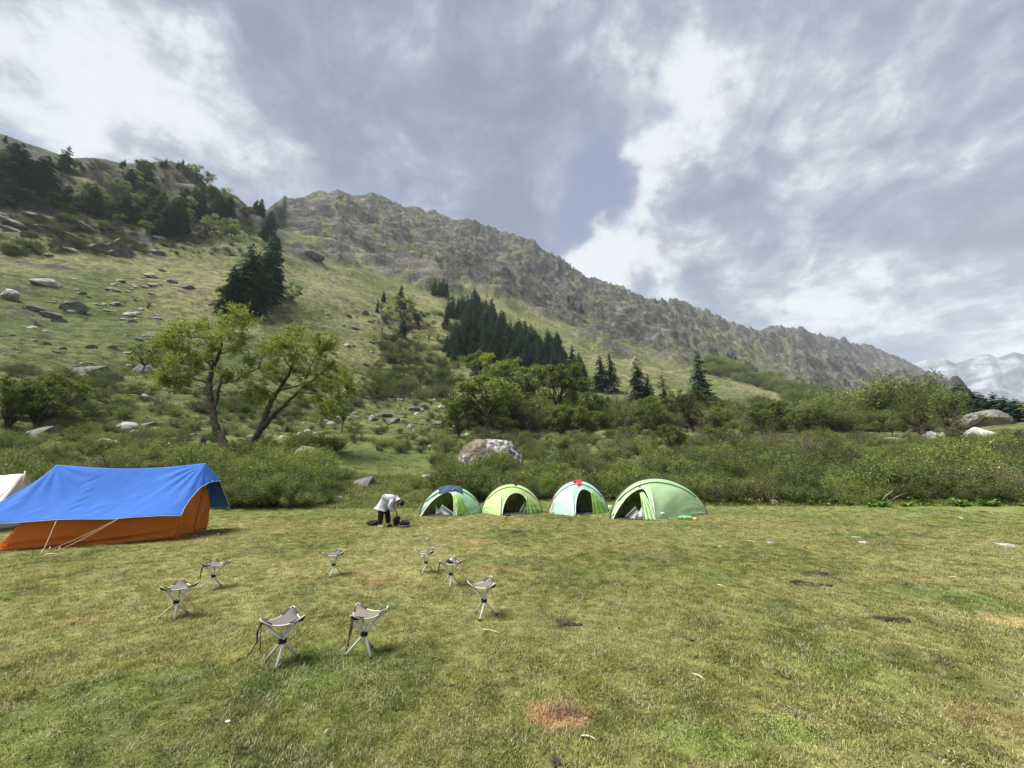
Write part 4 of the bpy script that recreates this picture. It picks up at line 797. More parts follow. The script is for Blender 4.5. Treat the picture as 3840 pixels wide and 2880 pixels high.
# stumps beside them
def stump(px, yb, h, r, label):
    p = hit(px, yb); t = MB(); rr = random.Random(int(px)); n = 12
    for k in range(3):
        a = rr.uniform(0, 6.28); t.tube([[math.cos(a)*r*.35, math.sin(a)*r*.35, -.15], [math.cos(a)*r*.5, math.sin(a)*r*.4, h*.5], [math.cos(a)*r*.8+rr.uniform(-.05, .05), math.sin(a)*r*.6, h*rr.uniform(.75, 1)]], [r, r*.75, r*.30], 8)
    o = link('tree_stump', t.mesh('tree_stump', M['bark']), None, p); tag(o, label, 'stump')
stump(758, 1690, 1.3, .27, 'short dark jagged stump left of the big forked tree'); stump(868, 1690, 1.1, .16, 'thin dark stump between the two big trees')

# ---- rocks
def rock_mesh(name, rng, mat, flat=.6, rough=.35, sub=3, boxy=.5):
    import bmesh
    bm = bmesh.new(); bmesh.ops.create_icosphere(bm, subdivisions=sub, radius=1.0); V = np.array([v.co[:] for v in bm.verts]); F = np.array([[v.index for v in f.verts] for f in bm.faces]); bm.free()
    off = rng.uniform(0, 50, 3); V = V*(1+rough*fbm(V*1.1+off, 4)[:, None])
    for _ in range(14):           # planar fractures
        n = runit(1, rng)[0]; n[2] *= .8; n /= np.linalg.norm(n); d = rng.uniform(.50, .82); s = V@n; m = s > d; V[m] -= np.outer(s[m]-d, n)*.97
    V = V+runit(1, rng)*0+fbm(V*5+off, 3)[:, None]*.03*V
    V[:, 2] *= flat; V /= np.abs(V[:, :2]).max(); V[:, 2] += flat*.02
    return mesh_np(name, V, None, F, M[mat], False)
rr_ = np.random.default_rng(33)
RK = [rock_mesh('rock', rr_, 'granite', .65), rock_mesh('rock', rr_, 'granite', .48), rock_mesh('rock', rr_, 'granite', .85), rock_mesh('rock', rr_, 'granite_dark', .65), rock_mesh('rock', rr_, 'granite_dark', .42), rock_mesh('rock', rr_, 'granite', .32)]
def rock(px, yb, wpx, k, label, group=None, hs=1.0, rz=None, name='rock', tilt=0):
    p = hit(px, yb)
    if p is None: return
    s = wpx/2/pxm(p); o = link(name, RK[k], None, (p.x, p.y+s*.3, float(H(p.x, p.y+s*.3)))); o.scale = (s, s*.85, s*hs); o.rotation_euler = (0, tilt, rr_.uniform(-.5, .5) if rz is None else rz); tag(o, label, 'rock', group); return o
for (x, y, w_, k, hs, lb) in [
    (1145, 1728, 120, 0, 1.3, 'rounded grey boulder half sunk in the green shrubs left of the clearing'), (1603, 1788, 64, 5, 1.0, 'long pale tilted slab rock at the back of the grassy clearing'), (1358, 1822, 100, 3, 1.0, 'dark mossy rock under the overhanging shrubs at the left of the clearing'), (1264, 1872, 48, 0, .8, 'small pale lichened rock on the clearing grass near the shrubs'),
    (370, 1668, 72, 2, .8, 'grey boulder left of the two touching ones above the blue tent'), (415, 1672, 56, 0, 1.1, 'pale boulder right of the two touching ones above the blue tent'), (407, 1684, 26, 0, 1.1, 'small white stone at the foot of the two touching boulders'), (132, 1635, 96, 3, 1.3, 'dark smooth boulder under the gnarled tree at the left'),
    (465, 1608, 84, 0, .9, 'broad grey angular boulder in the middle of the bushy slope above the blue tent'), (545, 1600, 64, 3, .8, 'dark cracked rock right of the broad angular boulder'), (573, 1612, 36, 0, .8, 'pale wedge stone beside the dark cracked rock'), (500, 1620, 30, 0, .9, 'small pale stone in front of the broad angular boulder'),
    (200, 1560, 66, 5, 1.6, 'flat topped grey rock under the gnarled tree'), (90, 1575, 80, 4, 1.4, 'dark layered rock below the gnarled left tree'), (530, 1392, 66, 0, 1.3, 'tall grey boulder with a dark hollow below it on the slope'), (480, 1465, 34, 0, 1.2, 'white angular stone above the middle of the blue tent'), (520, 1470, 40, 5, 1.5, 'pale flat stone right of the white angular one'),
    (320, 1400, 120, 3, .9, 'dark jagged stone heap block on the left slope'), (400, 1425, 80, 3, 1.0, 'dark block at the right end of the stone heap'), (365, 1450, 34, 0, 1.0, 'light round stone below the dark stone heap'), (20, 1118, 76, 2, 1.1, 'big pale boulder with a dark side cut by the left edge of the picture'), (160, 1070, 112, 1, 1.0, 'long flat grey boulder high on the left grass slope'),
    (258, 1160, 90, 3, 1.0, 'dark slanting outcrop rock on the left grass slope'), (265, 1168, 34, 0, .9, 'pale block in front of the dark slanting outcrop'), (120, 1160, 60, 4, 1.0, 'low layered rock left of the slanting outcrop'), (175, 1185, 70, 4, 1.0, 'layered rock below the slanting outcrop'), (210, 1205, 50, 3, .8, 'lowest rock of the layered group on the left slope'),
    (480, 1182, 44, 0, .9, 'light block under the tiny crooked tree'), (510, 1176, 26, 0, .9, 'small block right beside the light one under the crooked tree'), (428, 1140, 22, 2, .8, 'small square white stone left of the tiny crooked tree'), (418, 1090, 50, 5, 1.4, 'pale slab high on the left slope'), (450, 1056, 44, 5, 1.3, 'upper pale slab above the other slab on the left slope'),
    (587, 1195, 40, 5, 1.5, 'grey slab right and below the tiny crooked tree'), (560, 1040, 60, 1, 1.0, 'grey layered rock on the upper left slope'), (570, 1075, 50, 1, 1.0, 'grey rock below the layered one on the upper slope'), (560, 1262, 60, 5, 2.2, 'smooth white leaning slab behind the left crown of the forked tree'), (640, 1060, 40, 4, 1.3, 'dark low rock left of the conifer clump'),
    (700, 1080, 44, 3, .7, 'dark grassy rock beside the conifer clump'), (330, 1302, 40, 3, .7, 'isolated dark rock in the plain grass of the left slope'), (415, 1305, 34, 3, .9, 'pointed dark rock right of the isolated one'), (475, 1326, 36, 5, 1.2, 'flat pale stone above the dark hollow boulder'), (1170, 965, 80, 4, 1.2, 'long dark ledge rock lying on the grass near the top of the slope'),
    (1362, 1177, 36, 3, 1.0, 'lone dark block on the bright grass slope'), (1225, 1180, 26, 5, 1.2, 'small dark slab left of the lone dark block'), (1318, 1298, 26, 3, .7, 'small dark stone on the lower bright grass slope'), (1465, 1262, 56, 3, 1.0, 'overhanging dark boulder at the side of the gully'), (1435, 1420, 30, 2, 1.0, 'pale egg shaped stone on the slope below the gully'),
    (1390, 1575, 30, 2, 1.5, 'upright pale block standing in the bushes above the clearing'), (1475, 1583, 56, 3, .8, 'dark flat topped rock right of the upright pale block'), (1448, 1562, 60, 4, .9, 'low dark ledge behind the flat topped rock'), (1555, 1540, 56, 4, 1.3, 'dark lens shaped boulder on the grassy terrace'), (1660, 1530, 40, 0, .8, 'grey twin boulder on the terrace'), (1712, 1525, 44, 3, 1.0, 'dark pointed boulder right of the grey twin one'),
    (1640, 1590, 60, 3, .6, 'low rock with grass on top at the terrace edge'), (1535, 1602, 28, 2, 1.0, 'light pointed stone below the dark flat topped rock'), (1775, 1560, 46, 5, 1.4, 'flat white slab left of the twin trunk tree'), (1768, 1548, 24, 0, .9, 'small stone sitting above the flat white slab'), (1118, 1630, 22, 2, 1.1, 'small white pointed stone on the green terrace'), (1255, 1640, 26, 5, 1.3, 'flat white stone at the right of the green terrace'),
    (1215, 1578, 30, 5, 1.3, 'pale slab under the hanging branches of the leaning tree'), (1237, 1590, 36, 0, .8, 'grey stone right of the pale slab under the hanging branches'), (1010, 1545, 46, 0, 1.2, 'pale stone behind the trunk of the leaning tree'), (780, 1545, 50, 0, .9, 'grey rock seen left of the curving trunk'), (790, 1470, 60, 3, .7, 'dark rock behind the lower branch of the forked tree'),
    (3680, 1640, 250, 1, .75, 'very large pale smooth slab on the right below the conifer knoll'), (3505, 1645, 150, 1, .95, 'large grey speckled slab between the two gnarled right trees'), (3350, 1652, 110, 5, 1.0, 'low pale ledge left of the gnarled right trees'), (3745, 1590, 190, 4, 1.35, 'rounded dark grey outcrop on the knoll under the spreading conifers'), (3610, 1575, 60, 0, .6, 'pale rock showing between the trees at the foot of the knoll'),
    (2935, 1650, 60, 5, 1.0, 'pale rock glimpsed in the scrub beyond the thicket'), (2683, 1700, 60, 0, 1.0, 'pale grey boulder half hidden in the thicket under the brown bush'), (3090, 1610, 60, 5, 1.6, 'pile of pale river stones, lower block in the distant scrub'), (3060, 1598, 40, 0, 1.0, 'pile of pale river stones, middle block in the distant scrub'), (3040, 1588, 30, 0, 1.0, 'pile of pale river stones, uppermost block in the distant scrub'),
    (2897, 2037, 48, 1, .55, 'smooth pale stone lying on the open meadow, left of two far stones') , (3249, 2037, 56, 1, .6, 'larger grey stone lying on the open meadow beside a grass tuft'), (3217, 2016, 40, 5, .5, 'small flat stone just behind the larger grey meadow stone'), (2704, 2053, 24, 0, .8, 'small round pale stone on the meadow in front of the rightmost dome tent'),
    (3610, 1945, 26, 0, .7, 'small white stone far right on the meadow'), (3790, 2046, 90, 5, .4, 'flat grey stone pressed in the turf at the right edge of the meadow'), (3790, 2080, 40, 4, .5, 'flat dark stone below the flat grey one at the right edge'), (2900, 1890, 40, 2, .9, 'white stone at the foot of the right hand thicket'), (2955, 1893, 40, 1, .5, 'flat pale stone right of the white one at the thicket foot'), (3620, 1889, 26, 0, .7, 'small grey stone under the broad leaves near the right edge')]:
    rock(x, y, w_, k, lb, None, hs, name='boulder' if w_ > 60 else 'rock')
gR = 'grey stones scattered over the left grass slope'
for i in range(120):
    cx_, cy_ = [(300, 1110), (470, 1180), (420, 1060), (560, 1090), (200, 1180), (560, 1280), (330, 1390), (1350, 1230), (1420, 1330), (100, 1300)][i % 10]; x = abs(cx_+rr_.normal(0, 75)); y = np.clip(cy_+rr_.normal(0, 34), 1005, 1420)
    k = int(rr_.choice([0, 1, 3, 4, 5])); w_ = rr_.uniform(10, 34); auto(gR, rock(x, y, w_, k, 'grey stone', gR, rr_.uniform(.7, 1.2)), x, y, ('big ' if w_ > 25 else 'small ' if w_ < 17 else '')+{0: 'pale rounded stone', 1: 'pale low stone', 3: 'dark angular stone', 4: 'dark flat stone', 5: 'pale flat slab'}[k])
gO = 'dark rock outcrops at the foot of the spur and beside the mountain face'
for i in range(30):
    x = rr_.uniform(0, 640); y = rr_.uniform(815, 960)
    w_ = rr_.uniform(26, 85); k = int(rr_.choice([3, 4, 3, 1])); auto(gO, rock(x, y, w_, k, 'dark outcrop rock', gO, rr_.uniform(.6, 1.1), tilt=rr_.uniform(.05, .35)), x, y, ('wide ' if w_ > 75 else 'small ' if w_ < 50 else '')+('grey' if k == 1 else 'dark')+' slanting outcrop')
gR2 = 'stones between the bushes at the foot of the slope'
for i in range(110):
    x = rr_.uniform(50, 1780); y = rr_.uniform(1430, 1690)
    k = int(rr_.choice([0, 2, 5, 0, 3])); w_ = rr_.uniform(10, 30); auto(gR2, rock(x, y, w_, k, 'pale stone', gR2, rr_.uniform(.7, 1.2)), x, y, ('big ' if w_ > 23 else 'small ' if w_ < 16 else '')+{0: 'pale rounded stone', 2: 'pale blocky stone', 5: 'pale flat slab', 3: 'dark angular stone'}[k])
sp_ = []
for i in range(1700):
    x = rr_.uniform(-100, 1800); y = rr_.uniform(900, 1690); p = hit(x, y)
    if p is None: continue
    sp_.append((p.x, p.y, p.z, rr_.uniform(1.5, 6)/2/pxm(p), rr_.integers(0, 6)))
sp_ = np.array(sp_); n_ = len(sp_)
scatter('scree', [proto(m) for m in RK], sp_[:, :3], np.stack([0*sp_[:, 0], 0*sp_[:, 0], rr_.uniform(0, 6.28, n_)], 1), np.repeat(sp_[:, 3:4], 3, 1), sp_[:, 4].astype(int), 'small loose stones strewn over the slopes')
# the big lichened boulder
def big_boulder():
    import bmesh
    bm = bmesh.new(); bmesh.ops.create_icosphere(bm, subdivisions=6, radius=1.0); V = np.array([v.co[:] for v in bm.verts]); F = np.array([[v.index for v in f.verts] for f in bm.faces]); bm.free()
    V = V*(1+.20*fbm(V*1.2+3, 4)[:, None]); r2 = np.random.default_rng(4)
    for n, d in [((-.6, -.5, .62), .80), ((.75, -.4, .3), .82), ((0, -1, .15), .72), ((.1, 0, 1), .86), ((.5, -.6, -.3), .78), ((-.9, -.2, .1), .88), ((.3, -.8, .5), .80)]:
        n = np.array(n)/np.linalg.norm(n); s = V@n; m = s > d; V[m] -= np.outer(s[m]-d, n)*.85
    V = V*(1+.075*fbm(V*3+7, 6, ridged=True)[:, None]+.03*fbm(V*11, 4)[:, None])
    p = hit(1832, 1762); s = 122/pxm(p); V *= np.array([s*1.0, s*.8, s*.66])
    m = bpy.data.materials.new('lichened_boulder'); m.use_nodes = True; g = NG(m.node_tree); g.n.clear(); tcn = g.add('ShaderNodeTexCoord'); pz = tcn.outputs['Object']
    a = g.noise(pz, 1.6, 10, .7, .6); b = g.noise(pz, .55, 4, .5); c = g.mix(g.smooth(a, .44, .54), (.42, .405, .385), (.12, .108, .10))
    sx = g.add('ShaderNodeSeparateXYZ', inp={0: pz}); ms = g.math('MULTIPLY', g.smooth(g.math('ADD', sx.outputs[0], g.math('MULTIPLY', b, 2.4)), 1.25, .75), g.smooth(g.math('ADD', a, sx.outputs[2]), .5, 1.0)); c = g.mix(g.math('MULTIPLY', ms, .9), c, g.mix(g.smooth(a, .47, .55), (.055, .042, .026), (.17, .145, .11)))
    q = g.add('ShaderNodeBsdfPrincipled', inp={'Base Color': c, 'Roughness': .95, 'Specular IOR Level': .1}); bm_ = g.add('ShaderNodeBump', inp={'Strength': .9, 'Distance': .08, 'Height': a}); g.l.new(bm_.outputs[0], q.inputs['Normal']); g.add('ShaderNodeOutputMaterial', inp={0: q.outputs[0]})
    o = link('boulder', mesh_np('boulder', V, None, F, m, True), None, (p.x, p.y+s*.3, p.z+s*.33)); tag(o, 'biggest boulder, pale grey with brown lichen, in the bushes behind the dome tents', 'boulder')
big_boulder()

# ================================================================ camp
M['alu'] = pmat('aluminium_tube', (.72, .72, .70), .35, metal=.15, spec=.5, col2=(.60, .60, .58))
M['black'] = pmat('black_plastic', (.018, .018, .02), .6)
M['strap'] = pmat('dark_strap', (.035, .027, .022), .9)
M['canvas'] = pmat('grey_canvas', (.125, .115, .118), .9, bump=.3, bscale=90, col2=(.10, .092, .096), vscale=9)
M['canvas_tan'] = pmat('tan_canvas', (.175, .142, .118), .9, bump=.3, bscale=90, col2=(.14, .115, .098), vscale=9)
M['canvas_under'] = pmat('dark_corner_pocket', (.04, .035, .035), .9)
M['binding'] = pmat('pale_binding', (.50, .48, .42), .85)
M['rope'] = pmat('pale_rope', (.50, .47, .38), .9)
GROUND = lambda x, y: float(H(np.float64(x), np.float64(y)))
def gpt(px, py):
    d = ray(px, py); t = -CAMH/d.z; return np.array([d.x*t, d.y*t])
def at_y(px, py, Y):
    d = ray(px, py); t = Y/d.y; return np.array([d.x*t, Y, CAMH+d.z*t])
# ---- tripod stools: three tubes cross in a hub, sagging three cornered seat
def stool_meshes(seatmat):
    R, Rc, hub, top = .150, .192, .165, .365; out = []
    legs = []; caps = []
    for k in range(3):
        a = k*2*math.pi/3; f = np.array([math.cos(a)*R, math.sin(a)*R, .0]); d = np.array([math.cos(a+math.pi)*Rc*.80, math.sin(a+math.pi)*Rc*.80, top-.035])
        perp = np.array([-math.sin(a), math.cos(a), 0])*.011; m = MB(); f2 = f+(d-f)*.045; m.tube([f2+perp, d+perp], .0105, 9); legs.append(m.mesh('leg', M['alu']))
        m = MB(); m.tube([f+perp*1, f2+perp], .0118, 9); caps.append(m.mesh('foot_cap', M['black']))
    hb_ = MB(); th = np.linspace(0, 2*np.pi, 19)
    for zz in (-.011, .011): hb_.tube(np.stack([np.cos(th)*.026, np.sin(th)*.026, hub+zz+0*th], 1), .0085, 6, False)
    hb_.tube([(0, 0, hub-.016), (0, 0, hub+.016)], .024, 12)
    # seat: barycentric patch, corners lifted, edges curved in
    cs = [np.array([math.cos(a), math.sin(a)]) for a in (math.pi, math.pi*5/3, math.pi/3)]; n = 14; V = []; idx = {}; rim = []
    for i in range(n+1):
        for j in range(n+1-i):
            k = n-i-j; b = np.array([i, j, k])/n; mx = b.argmax(); b = b if b[mx] <= .86 else np.array([(.86+.05*(b[mx]-.86)/.14) if q == mx else ((1-(.86+.05*(b[mx]-.86)/.14))*(.5 if 1-b[mx] < 1e-6 else b[q]/(1-b[mx]))) for q in range(3)]); xy = b[0]*cs[0]+b[1]*cs[1]+b[2]*cs[2]
            e = 27*b[0]*b[1]*b[2]; ed = max(b[0]*b[1], b[1]*b[2], b[0]*b[2])*4; mn = b.min()
            rr0 = np.linalg.norm(xy); xy = xy*Rc*(1+.02*ed*(1-e))*1.16; z = top+.004-.054*ed-.012*e+.016*sstep(b.max(), .60, 1.0)
            idx[(i, j)] = len(V); V.append((xy[0], xy[1], z))
    T = []
    for i in range(n):
        for j in range(n-i):
            T.append((idx[(i, j)], idx[(i+1, j)], idx[(i, j+1)]))
            if j < n-i-1: T.append((idx[(i+1, j)], idx[(i+1, j+1)], idx[(i, j+1)]))
    V = np.array(V); T = np.array(T); m = len(V); Vb = V-np.array([0, 0, .005])
    edge = [idx[(i, 0)] for i in range(n+1)][::-1]; edge = [idx[(0, j)] for j in range(n+1)]+[idx[(i, n-i)] for i in range(1, n+1)]+[idx[(n-i, 0)] for i in range(1, n)]
    E2 = np.roll(edge, -1); Qe = np.stack([edge, E2, E2+m, np.array(edge)+m], 1)
    seat = mesh_np('seat', np.concatenate([V, Vb]), Qe, np.concatenate([T, T[:, ::-1]+m]), seatmat)
    rp = V[edge+[edge[0]]]; rm = MB(); rm.tube(rp+np.array([0, 0, .001]), .0058, 6, False)
    pk = []
    for c in cs:
        q = MB(); a = math.atan2(c[1], c[0]); ux = np.array([math.cos(a), math.sin(a), 0]); uy = np.array([-math.sin(a), math.cos(a), 0]); G = np.zeros((5, 5, 3))
        for i, s in enumerate(np.linspace(0, 1, 5)):
            for j, t in enumerate(np.linspace(-1, 1, 5)): G[i, j] = ux*(Rc*(.95-.34*s))+uy*t*(.022+.05*s)+np.array([0, 0, top+.002-.030*s-.034*(1-t*t)*(1-.3*s)])
        q.sheet(G, .004); pk.append(q.mesh('corner_pocket', M['canvas_under']))
    st_ = MB(); c = cs[2]*Rc*.95; cc = lambda a, b, z: tuple(np.append(c*a+np.array([-c[1], c[0]])*b, z))
    st_.tube([cc(1, 0, top-.02), cc(1.10, .05, top-.09), cc(1.04, -.05, top-.16), cc(1.22, 0, top-.22), cc(1.36, .05, top-.245)], [.008, .008, .006, .005, .005], 5)
    st_.tube([cc(.95, -.1, top-.03), cc(.9, -.2, top-.13), cc(.80, -.25, top-.26)], .0035, 4)
    return legs, caps, hb_.mesh('hub', M['black']), seat, rm.mesh('piping', M['binding']), pk, st_.mesh('strap', M['strap'])
SM = {'grey': stool_meshes(M['canvas']), 'tan': stool_meshes(M['canvas_tan'])}
def stool(x, y, deg, kind, label, strap=True, sc=1.0):
    legs, caps, hb_, seat, pip, pk, st_ = SM[kind]
    t = empty('folding_stool', (x, y, GROUND(x, y)+.004), math.radians(deg), sc); tag(t, label, 'stool', 'three legged folding stools set out in a ring on the meadow')
    for l, c in zip(legs, caps): lo = link('leg', l, t); link('foot_cap', c, lo)
    link('hub', hb_, t); so = link('seat', seat, t); link('piping', pip, so)
    for p in pk: link('corner_pocket', p, so)
    if strap: link('strap', st_, t)
    return t
stool(-3.95, 4.88, -172, 'grey', 'grey folding stool at the far left of the ring, nearest the blue tent', False)
stool(-4.40, 6.02, -165+60*0, 'grey', 'grey folding stool behind the far left one, with a dark strap hanging', True)
stool(-2.97, 6.76, 154, 'grey', 'small looking grey stool alone at the back middle of the ring', False)
stool(-2.04, 3.77, 164, 'grey', 'nearest grey stool at the front with a strap hanging from its left corner', True, 1.04)
stool(-1.38, 3.94, -166, 'tan', 'tan seated stool at the front right of the nearest grey one', True, 1.02)
stool(-1.47, 6.93, 131, 'grey', 'grey stool at the back right, left neighbour of the one with the bottle', False)
bst = stool(-0.92, 6.15, 149, 'grey', 'grey stool with a black bottle lying on its seat', True)
stool(-0.33, 4.90, 131, 'tan', 'brownish stool at the right end of the ring', False, 1.04)
# bottle on the seat
bm_ = MB(); prof = [(0, .0), (.0, .030), (.012, .034), (.10, .034), (.13, .030), (.15, .019), (.155, .021), (.185, .021), (.187, 0)]
bt = empty('water_bottle', (-0.955, 6.13, GROUND(-.92, 6.15)+.345), 0); bt.rotation_euler = (math.radians(62), 0, math.radians(38)); tag(bt, 'black bottle with white print lying on the seat of a stool', 'bottle')
m = MB(); m.tube([(0, 0, z) for z in (-.09, -.086, .03, .055, .066)], [.028, .034, .034, .030, .021], 14); link('body', m.mesh('body', pmat('black_bottle', (.02, .02, .022), .3, spec=.5)), bt)
m = MB(); m.tube([(0, 0, .066), (0, 0, .098)], .022, 12); link('cap', m.mesh('cap', M['alu']), bt)
for zz in (-.045, .0):
    m = MB(); th = np.linspace(-2.6, -.6, 8); m.grid(np.stack([np.stack([np.cos(th)*.0352, np.sin(th)*.0352, z+0*th], 1) for z in (zz, zz+.018)])); link('printed_band', m.mesh('printed_band', pmat('white_print', (.75, .75, .73), .6)), bt)

# ---- big tent: orange walls under a blue fly sheet
e1 = np.array([.865, .503]); n1_ = np.array([.335, -.942]); MR = np.array([-9.0, 11.2]); LL = 2.96
def TP(s, o, z):   # s metres from the right pole towards the left (negative = overhang), o outwards to the camera side
    p = MR-e1*s+n1_*o; return np.array([p[0], p[1], z])
FLY = pmat('blue_fly', (.040, .135, .46), .75, vscale=.8, trans=.10, spec=.12, col2=(.045, .148, .50))
ORG = pmat('orange_canvas', (.90, .37, .085), .85, vscale=1.1, trans=.60, col2=(.82, .31, .06), bump=.15, bscale=60)
ridge_z = lambda s: np.interp(s, [-.42, -.2, 0, LL, LL+.2], [1.47, 1.74, 1.97, 1.875, 1.78])-.125*np.sin(np.pi*np.clip(s/LL, 0, 1))
tn_ = empty('big_tent', TP(LL/2, 0, 0)); tag(tn_, 'large ridge tent with orange walls and gable under a blue sheet', 'tent'); o_ = np.array(tn_.location[:])
nu, nv = 150, 60
G = np.zeros((nu, nv, 3)); G2 = np.zeros((nu, nv, 3))
def wrinkle(s, q, sd):
    # tension folds: fan out from the pole tops, and short diagonal folds along the eave lines
    r = 0
    for (cs_, cq, ang, wd) in ((0, 0, 0, 1), (LL, 0, 0, 1)):
        dx, dy = s-cs_, q*1.35; R_ = np.hypot(dx, dy)+.05; th = np.arctan2(dy, dx); r = r+np.sin(th*17+sd+np.sin(R_*4)*.6)*.009*np.exp(-((R_-.55)/.40)**2)
    f = perlin(np.stack([s*1.6+q*2.6+sd, (q*1.3-s*.9)*6.5, 0*s], -1)); g_ = perlin(np.stack([s*3+sd, q*1.6, 0*s+3], -1))
    return r+.007*f*np.abs(f)*2*np.sin(np.pi*np.clip(q, 0, 1))**.5*(.4+1.2*np.clip(g_*2+.3, 0, 1))+.008*g_
for side, GG in ((1, G), (-1, G2)):
    for j in range(nv):
        q = j/(nv-1)
        sR = -.40*(1-q)**2.1-.04-.06*q**4 if side > 0 else -.40-.05*q; sL = LL+.02+.50*q**1.2 if side > 0 else LL+.05+.3*q
        s = np.linspace(sR, sL, nu); rz = ridge_z(s); ez = (.615 if side > 0 else .66)+.015*np.sin(s*4)
        sag = -.10*np.sin(np.pi*q)*np.sin(np.pi*np.clip((s+.1)/(LL+.3), 0, 1)); z = rz*(1-q)+ez*q+sag; o = (1.17 if side > 0 else -1.12)*q
        wv_ = wrinkle(s, np.full(nu, q), 1.3*side); z = z+wv_*(.25+1.1*min(1, q*6))
        p = MR[None]-e1[None]*s[:, None]+n1_[None]*np.full(nu, o)[:, None]+n1_[None]*(side*wv_*.5)[:, None]
        GG[:, j] = np.concatenate([p, z[:, None]], 1)-o_
m = MB(); m.sheet(np.concatenate([G2[:, ::-1], G[:, 1:]], 1), .005); fly = link('fly_sheet', m.mesh('fly_sheet', FLY), tn_)
m = MB(); m.tube(G[:, -1]+np.array([0, 0, -.004]), .008, 5); m.tube(G[0, :, :]+np.array([.002, 0, 0]), .007, 5); m.tube(G2[0], .007, 5); m.tube(G2[:, -1], .008, 5); link('hem', m.mesh('hem', pmat('pale_hem', (.45, .55, .75), .7)), fly)
# orange long walls
def wall(o_top, o_bot, name, sd):
    a, b = 90, 26; W_ = np.zeros((a, b, 3))
    for i in range(a):
        f = i/(a-1)
        for j in range(b):
            g_ = j/(b-1); s = lerp(0, LL-.24+.30*g_, f); fold = perlin(np.array([s*.8+g_*1.4, g_*9-s*1.8, sd]))*.045*g_+perlin(np.array([s*2.5, g_*3, sd+4]))*.02
            fold += .035*np.sin(g_*24-f*10)*math.exp(-((g_-.85)/.22)**2)*.8
            W_[i, j] = TP(s, lerp(o_top, o_bot, g_)+fold*1.6*(1 if o_bot > 0 else -1), lerp(.64, .01, g_))-o_
    mm = MB(); mm.sheet(W_, .004); return link(name, mm.mesh(name, ORG), tn_)
wall(.96, .985, 'front_wall', 2.); wall(-.95, -.97, 'back_wall', 6.)
# gables
for s_, nm in ((0, 'gable_wall'), (LL-.24, 'gable_wall')):
    a, b = 40, 40; W_ = np.zeros((a, b, 3))
    for i in range(a):
        u = i/(a-1)*2-1
        for j in range(b):
            g_ = j/(b-1); top_z = 1.86-.06*(s_ > 1) if abs(u) < 1e-6 else lerp(1.88-.08*(s_ > 1), .64, abs(u)); z = lerp(top_z, .01, g_); blg = .035*perlin(np.array([u*2, z*2, s_]))+.02*perlin(np.array([u*7+z*2, z*1.5, s_+3]))-.05*(1-abs(u))*math.sin(math.pi*g_)
            W_[i, j] = TP(s_-blg*(1 if s_ == 0 else -1)-(.16*(g_ if s_ > 1 else 0)*-1), u*(.965+.01*g_), z)-o_
    mm = MB(); mm.sheet(W_, .004); gw = link(nm, mm.mesh(nm, ORG), tn_)
    if s_ == 0:
        z_ = MB(); z_.tube([TP(.0-.045, -.02+.08*math.sin(t*3)*.4, lerp(1.62, .03, t))-o_ for t in np.linspace(0, 1, 14)], .009, 5); link('zip', z_.mesh('zip', pmat('dark_zip', (.16, .06, .03), .9)), gw)
        z_ = MB()
        for (a0, b0, a1, b1) in [(-.42, 1.25, -.38, 1.05), (-.38, 1.05, -.30, .92), (-.33, .95, -.30, .70), (-.30, .70, -.20, .52), (-.22, .55, -.12, .42), (-.12, .42, -.06, .24), (-.06, .24, .04, .30), (-.04, .30, .02, .18)]:
            z_.tube([TP(-.055, a0, b0)-o_, TP(-.055, (a0+a1)/2+.012, (b0+b1)/2)-o_, TP(-.055, a1, b1)-o_], .011, 4)
        link('green_scrawl', z_.mesh('green_scrawl', pmat('green_marker', (.42, .42, .06), .9)), gw)
        z_ = MB(); z_.tube([TP(-.06-.01*math.sin(k*1.7), lerp(.93, -.95, k/11), .09+.025*math.sin(k*1.1))-o_ for k in range(12)], .007, 5); link('hem_cord', z_.mesh('hem_cord', M['strap']), gw)
for s_ in (0.12, LL-.12):
    z_ = MB(); z_.tube([TP(s_, 0, 0)-o_, TP(s_, 0, 1.93 if s_ < 1 else 1.83)-o_], .018, 8); link('pole', z_.mesh('pole', M['alu']), tn_)
for (A, B) in [((2.10, 1.17, .615), (157, 2075)), ((1.05, 1.17, .615), (222, 2064)), ((1.07, 1.17, .60), (185, 2063)), ((-.03, .2, .10), (776, 2032)), ((-.03, -.3, .10), (818, 2008)), ((LL+.5, 1.17, .615), (-130, 2060)), ((-.35, -1.1, .66), (960, 1962))]:
    g_ = gpt(*B); z_ = MB(); a_ = TP(*A)-o_; b_ = np.array([g_[0], g_[1], 0.0])-o_; z_.tube([a_*(1-t)+b_*t+np.array([0, 0, -.03*math.sin(math.pi*t)]) for t in np.linspace(0, 1, 7)], .0045, 4); z_.box(b_+np.array([0, 0, .02]), (.008, .008, .05)); link('guy_rope', z_.mesh('guy_rope', M['rope']), tn_)
